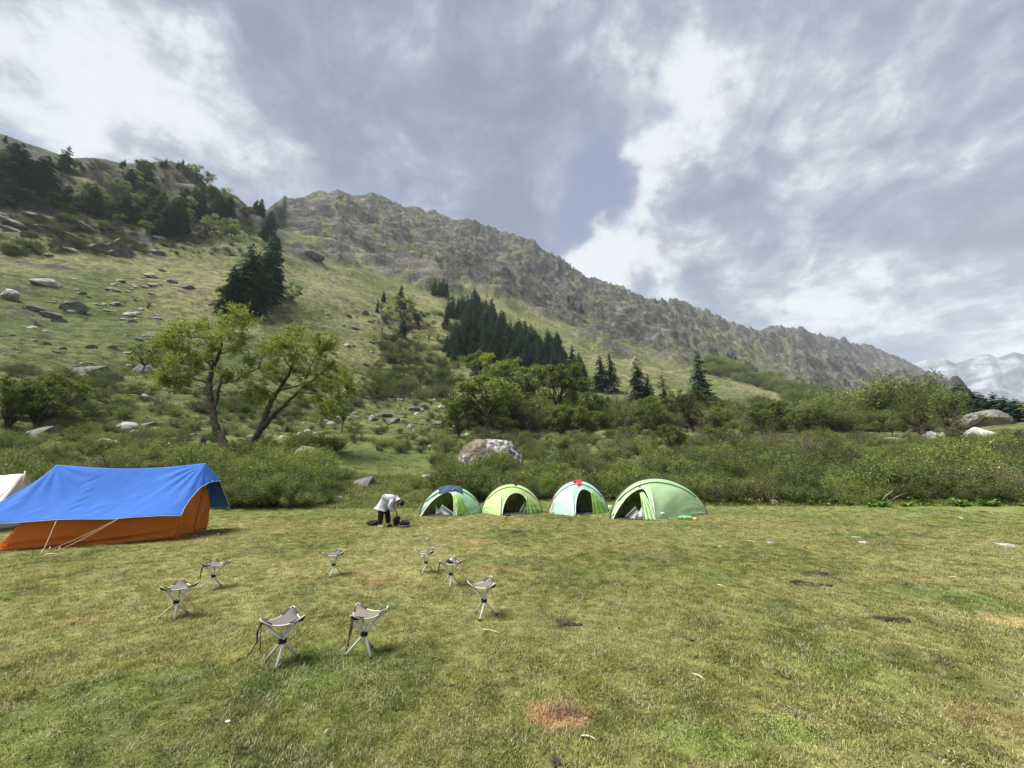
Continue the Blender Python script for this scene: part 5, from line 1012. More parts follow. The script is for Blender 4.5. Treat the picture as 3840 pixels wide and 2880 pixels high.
# ---- white tent half out of the picture
WH = pmat('white_canvas', (.66, .64, .62), .9, vscale=1.2, trans=.25, col2=(.56, .54, .53), bump=.2, bscale=50)
ap = at_y(92, 1778, 11.9); we = np.array([.93, .36]); wn = np.array([.36, -.93])
wt = empty('white_tent', (ap[0], ap[1], 0)); tag(wt, 'white canvas ridge tent cut by the left edge, behind the blue one', 'tent')
def WP(s, o, z): return np.array([-we[0]*s+wn[0]*o, -we[1]*s+wn[1]*o, z])
for side, nm in ((1, 'front_slope'), (-1, 'back_slope')):
    W_ = np.zeros((50, 34, 3))
    for i in range(50):
        for j in range(34):
            f, g_ = i/49, j/33; s = f*3.6-(.26*g_); blg = .03*perlin(np.array([s*2+g_*3, g_*3-s, side*3.]))+.012*perlin(np.array([s*6, g_*2, 2.])); z = lerp(ap[2]-.06*math.sin(math.pi*min(1, f*1.2)), .42, g_)+blg-.05*math.sin(math.pi*g_)
            W_[i, j] = WP(s, side*1.25*g_, z)
    mm = MB(); mm.sheet(W_, .004); link(nm, mm.mesh(nm, WH), wt)
for side in (1, -1):
    W_ = np.array([[WP(f*3.5, side*(1.14+.05*g_)+.03*perlin(np.array([f*9, g_*3, side*1.])), lerp(.50, .01, g_)) for g_ in np.linspace(0, 1, 10)] for f in np.linspace(0, 1, 40)]); mm = MB(); mm.sheet(W_, .004); link('side_wall', mm.mesh('side_wall', WH), wt)
W_ = np.array([[WP(.02-.05*(1-abs(u))*math.sin(math.pi*g_)-.1*g_, u*1.18, lerp(lerp(ap[2]-.05, .50, abs(u)), .01, g_)) for g_ in np.linspace(0, 1, 24)] for u in np.linspace(-1, 1, 31)]); mm = MB(); mm.sheet(W_, .004); link('gable_wall', mm.mesh('gable_wall', WH), wt)
mm = MB(); mm.tube([(0, 0, 0), (0, 0, ap[2]+.10)], [.022, .018], 8); link('pole', mm.mesh('pole', pmat('pale_wood', (.55, .42, .33), .8)), wt)

# ---- dome tents
def dome_tent(Lp, Fp, Rp, peak, fF, door, tmin, cols, label, flap, back=1.5, skew=0.0):
    L3, F3, R3 = [np.append(gpt(*q), 0) for q in (Lp, Fp, Rp)]
    mid = (L3+R3)/2; ax = (R3-L3)[:2]; wd = np.linalg.norm(ax); ax /= wd; bk = np.array([-ax[1], ax[0]])
    if bk[1] < 0: bk = -bk
    pkd = ray(*peak); Yp = mid[1]+.15*back; t = Yp/pkd.y; Hp = CAMH+pkd.z*t; fpk = np.clip(((pkd.x*t-L3[0])*ax[0]+(Yp-L3[1])*ax[1])/wd, .35, .65)
    root = empty('dome_tent', (mid[0], mid[1], 0)); tag(root, label, 'tent', 'small green dome tents in a row'); o = np.array([mid[0], mid[1], 0])
    def A(f):      # main arch
        g_ = f/fpk/2 if f < fpk else .5+(f-fpk)/(1-fpk)/2; z = Hp*max(0., 1-abs(2*g_-1)**2.15)**.62; p = L3+(R3-L3)*f; off = .15*back*math.sin(math.pi*g_); return np.array([p[0]+bk[0]*off, p[1]+bk[1]*off, z])
    def Gf(f):
        return L3+(F3-L3)*(f/fF) if f < fF else F3+(R3-F3)*((f-fF)/(1-fF))
    def Gb(f):
        p = L3+(R3-L3)*f; off = back*min(1, 2.6*f*(1-f)*1.35)*.62; return np.array([p[0]+bk[0]*off, p[1]+bk[1]*off, 0])
    def S(f, t, g_=Gf, sc=1.0):
        a = A(f); b = g_(f); h = .40*t+.60*math.sin(t*math.pi/2); v = .45*math.cos(t*math.pi/2)+.55*(1-t)
        p = a+(b-a)*h; p[2] = a[2]*v
        w_ = (.018*perlin(np.array([f*6+t*3, t*2.2-f*2, cols[0]*9+1]))+.022*perlin(np.array([math.atan2(t-1.05, f-fF)*7, cols[0]*5, .5]))*t+.010*perlin(np.array([(f+t*.3)*26, t*2, cols[0]*3]))*t)*min(1, t*4)
        p[1] -= w_*1.5; p[2] += w_*.5
        return (p-o)*sc
    f0, fp, f1 = door
    def tmax(f):
        if f <= f0 or f >= f1: return 1.0
        u = (f-fp)/((fp-f0) if f < fp else (f1-fp)); return tmin+(1-tmin)*(1-math.sqrt(max(0, 1-abs(u)**2.2)))
    fs = np.unique(np.concatenate([(1-np.cos(np.linspace(0, np.pi, 60)))/2, f0+(fp-f0)*(1-np.cos(np.linspace(0, np.pi/2, 24))), f1-(f1-fp)*(1-np.cos(np.linspace(0, np.pi/2, 24))), [fF]]))
    fs = fs[(fs >= 0) & (fs <= 1)]
    fab = cols[1]; mm = MB(); nt = 26
    P = np.array([[S(f, tmax(f)*k/(nt-1)) for k in range(nt)] for f in fs]); mm.sheet(P, .004); link('front_panel', mm.mesh('front_panel', fab), root)
    mm = MB(); P = np.array([[S(f, k/21, Gb) for k in range(22)] for f in (1-np.cos(np.linspace(0, np.pi, 60)))/2]); mm.sheet(P[:, ::-1], .004); link('back_panel', mm.mesh('back_panel', fab), root)
    # pale binding round the door and the front seam
    mm = MB(); df = [f for f in fs if f0 <= f <= f1]; C = np.array([S(f, tmax(f))+np.array([0, -.012, .004]) for f in df]); mm.tube(C, .022, 6); link('door_binding', mm.mesh('door_binding', cols[3]), root)
    mm = MB(); C = np.array([S(fF, t)+np.array([0, -.012, .004]) for t in np.linspace(0 if tmin > .3 and cols[4] else .45, 1, 16)]); mm.tube(C, .013, 5); link('seam', mm.mesh('seam', cols[3]), root)
    mm = MB(); C = np.array([S(f, 1.0)+np.array([0, -.006, .012]) for f in fs if f >= f1 or f <= f0]); 
    hem = [np.array([S(f, 1.0)+np.array([0, -.006, .012]) for f in fs if f <= f0]), np.array([S(f, 1.0)+np.array([0, -.006, .012]) for f in fs if f >= f1])]
    for h_ in hem:
        if len(h_) > 2: mm.tube(h_, .013, 5)
    link('hem', mm.mesh('hem', cols[3]), root)
    # poles in sleeves
    for q, (t0, r_, f_a, f_b) in enumerate([(0, .020, 0, 1), (.16, .014, .10, .90)]):
        ff = np.linspace(f_a, f_b, 40); mm = MB()
        C = np.array([S(f, t0*math.sin(math.pi*(f-f_a)/(f_b-f_a))**.5 if q else 0)+np.array([0, -.01, .022]) for f in ff]) if q == 0 else np.array([S(f, t0+.10*abs(2*f-1))+np.array([0, -.018, .014]) for f in ff])
        mm.tube(C, r_, 6); link('pole', mm.mesh('pole', cols[5]), root)
    mm = MB(); C = np.array([S(f, .22, Gb)+np.array([0, 0, .02]) for f in np.linspace(.03, .97, 30)]); mm.tube(C, .014, 6); link('pole', mm.mesh('pole', cols[5]), root)
    # inner tent and floor
    mm = MB(); P = np.array([[S(f, k/15, Gb, .93) for k in range(16)] for f in np.linspace(.06, .94, 30)]); mm.sheet(P[:, ::-1], .003); inn = link('inner_tent', mm.mesh('inner_tent', INNER), root)
    mm = MB(); fr = [S(f, .0, Gb, .90)+np.array([0, -.02, 0]) for f in np.linspace(.22, .80, 26)]; mm.tube(np.array(fr), .014, 5); link('inner_seam', mm.mesh('inner_seam', M['strap']), inn)
    mm = MB(); P = np.array([[(Gf(f)*(1-k/5)+Gb(f)*(k/5)-o)*.95+np.array([0, 0, .035]) for k in range(6)] for f in np.linspace(.04, .96, 20)]); mm.sheet(P, .02); link('groundsheet', mm.mesh('groundsheet', FLOOR), root)
    # rolled or hanging door flap
    fa, fb, ta, drop, fm = flap; n = 26; P = np.zeros((n, 18, 3))
    for i, u in enumerate(np.linspace(0, 1, n)):
        f = lerp(fa, fb, u)
        for j, v in enumerate(np.linspace(0, 1, 18)):
            wdt = lerp(.30, 1.0, v**.8); ff = fa+(f-fa)*wdt if drop > 0 else fb+(f-fb)*wdt
            tt = lerp(ta, 1.0, v); q = S(np.clip(ff, 0, 1), tt); q[1] -= .05+.030*math.sin(u*19+v*2)*(.35+v)+.015*math.sin(u*41)*v; q[2] = max(.015, q[2]+.01*math.sin(u*13)); P[i, j] = q
    mm = MB(); mm.sheet(P, .004); link('door_flap', mm.mesh('door_flap', fm), root)
    # guy line
    for f, sgn in ((0.02, -1), (.98, 1)):
        a_ = S(.18 if sgn < 0 else .82, 0)+np.array([0, 0, .01]); b_ = (L3 if sgn < 0 else R3)-o+np.array([ax[0], ax[1], 0])*sgn*.28; b_[2] = .01; mm = MB(); mm.tube([a_*(1-t)+b_*t for t in np.linspace(0, 1, 4)], .005, 4); link('guy_rope', mm.mesh('guy_rope', M['rope']), root)
    return root, S, o
INNER = pmat('olive_inner_tent', (.62, .62, .28), .9, vscale=2, trans=.6, col2=(.29, .31, .10)); FLOOR = pmat('grey_groundsheet', (.10, .10, .105), .8, vscale=6, col2=(.05, .05, .055))
def fabm(n, c): return pmat(n, c, .55, vscale=1.4, trans=.38, spec=.35, col2=tuple(x*.9 for x in c))
POLE = pmat('dark_pole_sleeve', (.055, .06, .055), .7); GP = pmat('grey_pole_sleeve', (.42, .44, .40), .7); BND = pmat('pale_tent_binding', (.52, .56, .50), .7); LEM = fabm('lime_flap', (.40, .62, .16))
MINT = fabm('mint_nylon', (.52, .76, .56)); YEL = fabm('yellow_green_nylon', (.54, .71, .31)); ICE = fabm('pale_mint_nylon', (.50, .74, .60)); GRN = fabm('green_nylon', (.50, .70, .40)); LGRN = fabm('light_green_nylon', (.50, .72, .38))
t1, S1, o1 = dome_tent((1571, 1936), (1712, 1937), (1806, 1924), (1689, 1823), .56, (.04, .47, .55), .30, (.1, MINT, 0, BND, True, POLE), 'mint green dome tent with a blue cloth over its top, leftmost of the four', (.52, .80, .38, 1, LEM))
t2, S2, o2 = dome_tent((1805, 1926), (1876, 1934), (2034, 1923), (1918, 1815), .33, (.36, .60, .80), .38, (.4, YEL, 0, BND, False, POLE), 'yellow green dome tent with an open arched door, second from left', (.74, .98, .40, 1, LEM))
t3, S3, o3_ = dome_tent((2059, 1926), (2153, 1936), (2283, 1922), (2168, 1803), .42, (.44, .62, .82), .34, (.7, ICE, 0, BND, False, POLE), 'pale mint dome tent with a red cloth on top, third from left', (.72, .99, .36, 1, LEM))
t4, S4, o4 = dome_tent((2287, 1949), (2459, 1952), (2654, 1930), (2459, 1794),   .45, (.035, .35, .43), .30, (.9, GRN, 0, BND, True, POLE), 'green dome tent with a pale front pole seam, rightmost and largest of the four', (.325, .448, .40, 1, LGRN), back=2.2)
mm = MB(); P = np.array([[S4(lerp(.505, .545, u), lerp(.86, .90, v)+.02*u)+np.array([0, -.02, .006]) for v in (0, .5, 1)] for u in (0, .5, 1)]); mm.sheet(P, .002); link('emblem', mm.mesh('emblem', GRYW_ if False else pmat('pale_print', (.70, .78, .66), .7)), t4)
# white draped inner doors hanging in the openings
def drape(root, S, fa, fb, label_name, zt, mat):
    P = np.zeros((16, 12, 3))
    for i, u in enumerate(np.linspace(0, 1, 16)):
        for j, v in enumerate(np.linspace(0, 1, 12)):
            q = S(lerp(fa, fb, u*(.35+.65*v)), lerp(.72, .98, v)); q[1] += .28-.05*math.sin(u*15)*(v+.2); q[2] = lerp(zt, .05, v)-.14*math.sin(math.pi*u)*(1-v)+.03*math.sin(u*9); P[i, j] = q
    mm = MB(); mm.sheet(P, .004); link(label_name, mm.mesh(label_name, mat), root)
GRYW = pmat('grey_white_nylon', (.46, .48, .47), .7, vscale=5, trans=.3, col2=(.36, .38, .37))
drape(t1, S1, .22, .53, 'inner_door', .42, GRYW); drape(t2, S2, .79, .62, 'inner_door', .55, GRYW); drape(t4, S4, .36, .16, 'inner_door', .45, GRYW)
# cloths and bags
def cloth(S, o, fa, fb, ta, tb, mat, name, label, cat, lift=.035):
    P = np.array([[S(lerp(fa, fb, u), lerp(ta, tb, v)*(1+.15*math.sin(u*7)))+o+np.array([0, -.015, lift+.012*math.sin(u*15+v*5)]) for v in np.linspace(0, 1, 14)] for u in np.linspace(0, 1, 18)])
    c = P.reshape(-1, 3).mean(0); mm = MB(); mm.sheet(P-c, .012); ob = link(name, mm.mesh(name, mat), None, c); tag(ob, label, cat)
cloth(S1, o1, .30, .68, .0, .30, pmat('navy_cloth', (.045, .075, .13), .9, vscale=7, col2=(.03, .05, .09)), 'cloth', 'dark blue cloth drying over the top of the leftmost dome tent', 'cloth')
cloth(S3, o3_,   .44, .52, .0, .10, pmat('dark_red_cloth', (.22, .02, .03), .9), 'cloth', 'small dark red cloth at the very top of the pale mint tent', 'cloth', .05)
cloth(S3, o3_, .50, .575, .02, .24, pmat('red_cloth', (.55, .035, .075), .9, vscale=9, col2=(.42, .03, .06)), 'towel', 'bright red towel hanging from the top of the pale mint tent', 'towel', .06)
cloth(S2, o2, .545, .585, .02, .10, M['black'], 'buckle', 'little black strap buckle near the top of the yellow green tent', 'strap', .05)
mm = MB(); pp = [S3(.12, .0)+o3_+np.array([-.02, -.03, .02]), S3(.06, .3)+o3_+np.array([-.03, -.05, 0]), np.append(gpt(2055, 1930), .01)]; mm.tube(pp, .014, 5); mm.tube([pp[0]+np.array([.05, -.02, -.1]), pp[2]+np.array([.08, 0, 0])], .010, 5); sl = link('strap', mm.mesh('strap', pmat('red_strap', (.50, .06, .05), .8))); tag(sl, 'red straps hanging down the left side of the pale mint tent', 'strap')
def lump(name, px, py, w_, h_, mat, label, cat, seed, d_=.7, rough=.35, dy=0.0):
    import bmesh
    bm = bmesh.new(); bmesh.ops.create_icosphere(bm, subdivisions=4, radius=1.0); V = np.array([v.co[:] for v in bm.verts]); F = np.array([[v.index for v in f.verts] for f in bm.faces]); bm.free()
    V = V*(1+rough*fbm(V*1.6+seed, 4, ridged=True)[:, None]); V /= np.abs(V).max(0); g_ = gpt(px, py); V = V*np.array([w_/2, w_/2*d_, h_/2]); V[:, 2] = np.maximum(V[:, 2], -h_*.42)+h_*.42
    ob = link(name, mesh_np(name, V, None, F, mat, True), None, (g_[0], g_[1]+w_*.2+dy, .0+GROUND(g_[0], g_[1]+dy))); tag(ob, label, cat); return ob
BLK = pmat('black_nylon', (.012, .012, .013), .7, vscale=8, col2=(.030, .028, .027), bump=.6, bscale=14); DGR = pmat('dark_grey_bag', (.07, .065, .06), .8, vscale=9, col2=(.035, .03, .03), bump=.6, bscale=14)
lump('jacket_bundle', 1394, 1972, .46, .20, BLK, 'crumpled black jacket bundle lying on the grass left of the bent person', 'bundle', 3, .6, 1.1)
lump('bag', 1514, 1974, .36, .22, DGR, 'dark round topped bag sitting on the grass right of the person', 'bag', 8, .7, .2)
lump('mat', 1510, 1979, .50, .07, DGR, 'flat dark pad under the round topped bag', 'mat', 12, .6, .2)
lump('stuff_sack', 2577, 1950, .62, .17, pmat('green_sack', (.10, .30, .08), .6, vscale=6, col2=(.25, .50, .20), bump=.5, bscale=10), 'green crumpled tent sack on the grass in front of the rightmost dome tent', 'sack', 5, .5, .5)
lump('cloth', 2608, 1951, .16, .11, pmat('peach_cloth', (.75, .42, .22), .8), 'little orange cloth at the right end of the green sack', 'cloth', 9, .6, .4)
lump('dry_bag', 2400, 1937, .50, .22, BLK, 'black bags just inside the door of the rightmost tent', 'bag', 21, .7, .4, .35); lump('rucksack', 2418, 1925, .42, .42, pmat('navy_bag', (.03, .05, .09), .7), 'dark blue rucksack standing inside the rightmost tent', 'backpack', 23, .6, .3, .2)
lump('rucksack', 1888, 1930, .30, .52, BLK, 'dark backpack standing in the door of the yellow green tent', 'backpack', 25, .7, .3, .15); lump('rucksack', 2172, 1928, .28, .66, BLK, 'tall dark backpack in the door of the pale mint tent', 'backpack', 27, .7, .25, .3)
lump('shoe', 1905, 1936, .24, .09, BLK, 'dark shoes by the door of the yellow green tent', 'shoes', 29, .5, .4); lump('shoe', 2170, 1936, .12, .06, GRYW, 'pale shoe at the door of the pale mint tent', 'shoe', 31, .5, .3); lump('cloth', 1720, 1936, .30, .08, BLK, 'dark shoes and clothes at the door of the leftmost dome tent', 'clothes', 33, .4, .4)
lump('small_sack', 2290, 1918, .42, .30, LGRN, 'light green fabric corner behind the right side of the pale mint tent', 'tent corner', 35, .5, .2)

# ---- person bending over a bag
def skin(name, V, E_, R_, mat, parent, sub=2, root=0):
    me = bpy.data.meshes.new(name); me.from_pydata([tuple(v) for v in V], E_, []); o = link(name, me, parent)
    md = o.modifiers.new('skin', 'SKIN'); md.use_smooth_shade = True
    for i, r in enumerate(R_): me.skin_vertices[0].data[i].radius = (r, r) if np.isscalar(r) else r
    me.skin_vertices[0].data[root].use_root = True; s = o.modifiers.new('sub', 'SUBSURF'); s.levels = s.render_levels = sub; me.materials.append(mat); return o
SKN = pmat('brown_skin', (.33, .17, .105), .6); HAIR = pmat('black_hair', (.012, .010, .010), .6); JKT = pmat('light_grey_jacket', (.44, .455, .50), .9, vscale=6, col2=(.34, .355, .39), bump=.5, bscale=12); TRS = pmat('black_trousers', (.007, .007, .008), .85); SHOE = pmat('cream_shoe', (.66, .60, .50), .7)
g_ = gpt(1437, 1977); per = empty('person', (g_[0]-.05, g_[1], GROUND(*g_)), 0); tag(per, 'person in a light grey jacket and black trousers bending down to a bag', 'person'); per.scale = (.95, .95, .93)
# facing +x (to the right); y = depth, near side is -y
B = [(0, 0, .80), (.10, 0, .93), (.24, 0, .985), (.385, 0, .955), (.46, 0, .90), (.545, 0, .845),            # pelvis, spine, chest, neck, head base
     (-.01, -.09, .78), (-.03, -.10, .44), (-.03, -.11, .09), (.05, -.11, .035), (.02, .09, .78), (.14, .10, .44), (.19, .11, .09), (.27, .11, .035),
     (.36, -.16, .93), (.27, -.20, .70), (.395, -.15, .50), (.37, .16, .92), (.32, .19, .70), (.42, .10, .49), (.60, 0, .80)]
E_ = [(0, 1), (1, 2), (2, 3), (3, 4), (4, 5), (0, 6), (6, 7), (7, 8), (8, 9), (0, 10), (10, 11), (11, 12), (12, 13), (3, 14), (14, 15), (15, 16), (3, 17), (17, 18), (18, 19), (5, 20)]
skin('body', B, E_, [.09, .09, .08, .045, .045, .055, .07, .05, .04, .035, .07, .05, .04, .035, .024, .034, .028, .024, .034, .028, .05], SKN, per)
hd = MB(); import bmesh as _b
bm = _b.new(); _b.ops.create_icosphere(bm, subdivisions=3, radius=1.0); HV = np.array([v.co[:] for v in bm.verts]); HF = np.array([[v.index for v in f.verts] for f in bm.faces]); bm.free()
def head(V):   # x = face direction, z = up; shaped in the head's own frame
    W_ = V*np.array([.098, .078, .118]); jaw = np.clip(-W_[:, 2]/.118, 0, 1); W_[:, 1] *= 1-.35*jaw; W_[:, 0] = W_[:, 0]*(1-.15*jaw)+.012*jaw; return W_
hr = Matrix.Rotation(math.radians(128), 3, 'Y'); HM = np.array(hr); hc = np.array([.590, 0, .815])
FV = head(HV); face = mesh_np('head', (FV@HM.T)+hc, None, HF, SKN); hobj = link('head', face, per)
def onhead(V, F, nm, mat, par): return link(nm, mesh_np(nm, (np.asarray(V)@HM.T)+hc, None if np.shape(F)[1] == 3 else F, F if np.shape(F)[1] == 3 else None, mat), par)
onhead(HV*np.array([.016, .012, .022])+np.array([.104, 0, -.012]), HF, 'nose', SKN, hobj)
for s in (-1, 1):
    onhead(HV*.0095+np.array([.090, s*.030, .018]), HF, 'eye', M['petal'], hobj); onhead(HV*np.array([.018, .008, .028])+np.array([-.002, s*.078, -.004]), HF, 'ear', SKN, hobj)
onhead(HV*np.array([.008, .022, .006])+np.array([.096, 0, -.058]), HF, 'mouth', pmat('lips', (.22, .07, .06), .6), hobj)
k = (HV[:, 0] < .45)+(HV[:, 2] > .45); HH = head(HV)*np.where(k[:, None], 1.12, .93); onhead(HH+np.array([-.006, 0, .006]), HF, 'hair', HAIR, hobj)
bd = MB(); bd.tube([(.53, -.03, .80), (.50, -.02, .74), (.505, 0, .69)], [.045, .034, .018], 8); link('hanging_hair', bd.mesh('hanging_hair', HAIR), per)
# jacket
skin('jacket', [(-.05, 0, .63), (-.01, 0, .78), (.11, 0, .92), (.29, 0, .945), (.42, 0, .905)], [(0, 1), (1, 2), (2, 3), (3, 4)], [(.18, .17), (.215, .20), (.215, .20), (.185, .18), (.12, .12)], JKT, per, root=1)
skin('sleeve', [(.36, -.14, .93), (.33, -.19, .83), (.27, -.215, .70), (.33, -.19, .60), (.375, -.165, .53)], [(0, 1), (1, 2), (2, 3), (3, 4)], [.10, .085, .070, .062, .054], JKT, per)
skin('sleeve', [(.37, .14, .92), (.35, .18, .82), (.32, .20, .70), (.37, .15, .60), (.41, .11, .52)], [(0, 1), (1, 2), (2, 3), (3, 4)], [.095, .08, .068, .060, .052], JKT, per)
skin('collar', [(.42, 0, .985), (.455, 0, .965), (.475, 0, .93)], [(0, 1), (1, 2)], [.055, .075, .05], pmat('white_fleece', (.68, .68, .70), .95), per, root=1)
skin('trousers', [(0, 0, .70), (-.02, -.09, .62), (-.03, -.10, .42), (-.03, -.11, .09), (.05, .08, .62), (.14, .10, .42), (.19, .11, .10)], [(0, 1), (1, 2), (2, 3), (0, 4), (4, 5), (5, 6)], [.10, .125, .100, .088, .12, .098, .086], TRS, per)
skin('shoe', [(-.07, -.11, .045), (.01, -.115, .04), (.10, -.12, .03)], [(0, 1), (1, 2)], [.045, .045, .032], SHOE, per, root=1); skin('shoe', [(.16, .11, .045), (.23, .115, .04), (.31, .12, .03)], [(0, 1), (1, 2)], [.045, .045, .032], TRS, per, root=1)
def hand(px, py, pz, d, side):
    d = np.array(d, float); d /= np.linalg.norm(d); w_ = np.cross(d, [0, 0, 1.]); w_ /= np.linalg.norm(w_); nrm = np.cross(w_, d); o = np.array([px, py, pz]); V = [o, o+d*.045, o+d*.085]; E2 = [(0, 1), (1, 2)]; R2 = [.024, (.034, .016), (.036, .014)]
    for q, (off, ln) in enumerate(((-.030, .062), (-.010, .075), (.010, .070), (.029, .055))):
        a = o+d*.08+w_*off; b = len(V); V += [a, a+d*ln*.5-nrm*.010, a+d*ln*.85-nrm*.034]; E2 += [(2, b), (b, b+1), (b+1, b+2)]; R2 += [.010, .0085, .007]
    b = len(V); V += [o+d*.03+w_*.035*side, o+d*.06+w_*.055*side-nrm*.02, o+d*.085+w_*.05*side-nrm*.04]; E2 += [(1, b), (b, b+1), (b+1, b+2)]; R2 += [.013, .010, .008]
    skin('hand', V, E2, R2, SKN, per, 1)
hand(.385, -.155, .50, (.55, .05, -.80), 1); hand(.42, .10, .495, (.45, -.2, -.85), -1)
hb2 = MB()
sack = lump('held_bag', 1484, 1972, .26, .40, BLK, 'limp black sack held up by the bent person with both hands', 'bag', 44, .6, .9)
wr = MB(); wr.tube([(.345, -.17, .455), (.385, -.15, .445)], .03, 8); tg_ = link('tissue', wr.mesh('tissue', M['petal']), None, per.location); tag(tg_, 'small white tissue beside the hand of the bent person', 'tissue')

# ---- broad leaved docks and taller weeds where the meadow meets the thicket
def dock_mesh(rng, n=16):
    mb = MB(); 
    for k in range(n):
        a = rng.uniform(0, 6.28); L_ = rng.uniform(.5, 1.0); ux = np.array([math.cos(a), math.sin(a), 0]); uy = np.array([-math.sin(a), math.cos(a), 0]); P = np.zeros((6, 3, 3)); up = rng.uniform(.35, .95)
        for i, t in enumerate(np.linspace(0, 1, 6)):
            c = ux*L_*t*.8+np.array([0, 0, up*L_*math.sin(t*2.2)*.75]); wd = .17*math.sin(math.pi*min(1, t*.9+.08))**.8*L_+.005
            for j, s in enumerate((-1, 0, 1)): P[i, j] = c+uy*s*wd+np.array([0, 0, -.03*(1-abs(s))+.01])
        mb.grid(P)
    return mb.mesh('leaves', M['dock'], True)
rd = np.random.default_rng(77); DK_ = [dock_mesh(rd), dock_mesh(rd), dock_mesh(rd)]
for i in range(58):
    x = rd.choice([rd.uniform(2680, 3880), rd.uniform(2680, 3880), rd.uniform(1240, 1640)]); y = rd.uniform(1886, 1902) if x > 2000 else rd.uniform(1845, 1885); p = hit(x, y); s = rd.uniform(.20, .52) if x > 2000 else rd.uniform(.10, .2)
    o = auto('dock', link('dock_plant', DK_[i % 3], None, p), x, y, 'broad leaved plant'); o.scale = (s, s, s); o.rotation_euler = (0, 0, rd.uniform(0, 6.28)); tag(o, 'broad leaved dock plant at the foot of the right hand thicket' if x > 2000 else 'small broad leaved weed in the grassy clearing behind the person', 'plant', 'broad leaved plants along the thicket foot' if x > 2000 else 'weeds in the clearing')
# dry sticks, dung and litter on the turf
def stick(a, b, r, label, mat=None):
    A_ = gpt(*a); B_ = gpt(*b); z = .014; o = np.array([A_[0], A_[1], 0]); mm = MB(); P = [np.array([lerp(A_[0], B_[0], t), lerp(A_[1], B_[1], t), z+.012*math.sin(t*3)])-o for t in np.linspace(0, 1, 5)]; mm.tube(P, [r, r, r*.9, r*.8, r*.5], 5); ob = link('stick', mm.mesh('stick', mat or DRY), None, (o[0], o[1], GROUND(o[0], o[1]))); tag(ob, label, 'stick')
DRY = pmat('dry_stem', (.50, .44, .31), .9)
for a, b, r, lb in [((1808, 2366), (1875, 2382), .005, 'pale dry stem on the grass right below the brownish stool'), ((2180, 2768), (2240, 2788), .005, 'pale dry stem in the foreground right of the orange dead patch'), ((2595, 2535), (2645, 2560), .006, 'short dry stem in the right foreground'), ((2282, 2020), (2310, 2033), .008, 'thin pale stick on the grass in front of the pale mint tent'), ((3558, 2168), (3594, 2171), .008, 'pale straight stick on the right of the meadow'),
    ((2800, 2030), (2840, 2036), .008, 'pale stick left of the smooth meadow stone'), ((168, 2082), (218, 2080), .014, 'pale flat stick by the guy rope of the blue tent'), ((3005, 2052), (3030, 2046), .007, 'tiny pale stick in the middle of the right meadow'), ((1215, 2760), (1235, 2745), .004, 'thin dry straw in the left foreground'), ((2690, 2197), (2712, 2203), .007, 'short pale twig on the right meadow')]:
    stick(a, b, r, lb)
for a, h_, lb in [((3300, 1888), (3350, 1838), 'bare pale branch sticking out of the right thicket, left one'), ((3325, 1886), (3400, 1848), 'bare pale branch sticking out of the right thicket, right one'), ((3290, 1886), (3270, 1845), 'bare short branch left of the forked pale ones in the thicket')]:
    p = hit(*a); q_ = at_y(h_[0], h_[1], p.y-.5); mm = MB(); mm.tube([(0, 0, 0), ((q_[0]-p.x)*.5, (q_[1]-p.y)*.5, (q_[2]-p.z)*.6), (q_[0]-p.x, q_[1]-p.y, q_[2]-p.z)], [.03, .022, .008], 6); o = link('branch', mm.mesh('branch', pmat('bleached_wood', (.33, .30, .24), .9)), None, p); tag(o, lb, 'branch')
DUNG = pmat('dung', (.030, .022, .016), .95, bump=.8, bscale=30)
for i, (x, y, w_, lb) in enumerate([(3330, 2325, .34, 'dark flat dung heap on the right of the meadow'), (3022, 2190, .42, 'long dark dung patch, lower one of two on the right meadow'), (3085, 2152, .30, 'dark dung patch, upper one of two on the right meadow'), (2135, 2345, .18, 'dark dung lump in the middle foreground right of the brownish stool'), (2100, 2350, .10, 'small dung lump left of the middle foreground one'), (1940, 1996, .22, 'dark mound of soil in front of the yellow green tent'), (2092, 2868, .10, 'black clod at the very bottom of the picture'), (2350, 2123, .10, 'tiny dark lump on the meadow in front of the largest dome tent'), (2187, 2312, .05, 'tiny dark crumb behind the middle foreground dung'), (2960, 2650, .07, 'small dark clod in the right foreground')]):
    g_ = gpt(x, y); dm = MB(); rj = np.random.default_rng(900+i)
    for q in range(9):
        import bmesh
        bm = bmesh.new(); bmesh.ops.create_icosphere(bm, subdivisions=3, radius=1.0); V = np.array([v.co[:] for v in bm.verts]); F = np.array([[v.index for v in f.verts] for f in bm.faces]); bm.free()
        V = V*(1+.6*fbm(V*1.8+rj.uniform(0, 50), 4)[:, None])*np.array([1, .8, .35])*w_*rj.uniform(.06, .17); V += np.array([rj.normal(0, .30), rj.normal(0, .16), 0.02])*w_; V[:, 2] = np.maximum(V[:, 2], -.01); dm.add(V, None, F)
    ob = link('dung', dm.mesh('dung', DUNG), None, (g_[0], g_[1], GROUND(*g_)+.004)); tag(ob, lb, 'dung')
PAP = pmat('white_paper', (.78, .77, .74), .8)
for i, (x, y, w_, lb) in enumerate([(852, 2712, .035, 'white scrap of paper in the left foreground'), (1602, 2022, .07, 'white scrap on the grass below the leftmost dome tent'), (1580, 2089, .08, 'white paper bit beside the back right stool'), (1461, 1993, .04, 'tiny white scrap just below the person'), (1284, 1877, .10, 'white stone like scrap in the clearing left of the person'), (2625, 1990, .05, 'white speck on the meadow right of the green sack'), (3220, 1950, .06, 'white speck far right on the meadow'), (2748, 1944, .06, 'white speck right of the largest tent'), (1395, 1840, .12, 'white pebble in the clearing above the person')]):
    lump('paper_scrap', x, y, w_, w_*.35, PAP, lb, 'litter', 70+i, .7, .3)

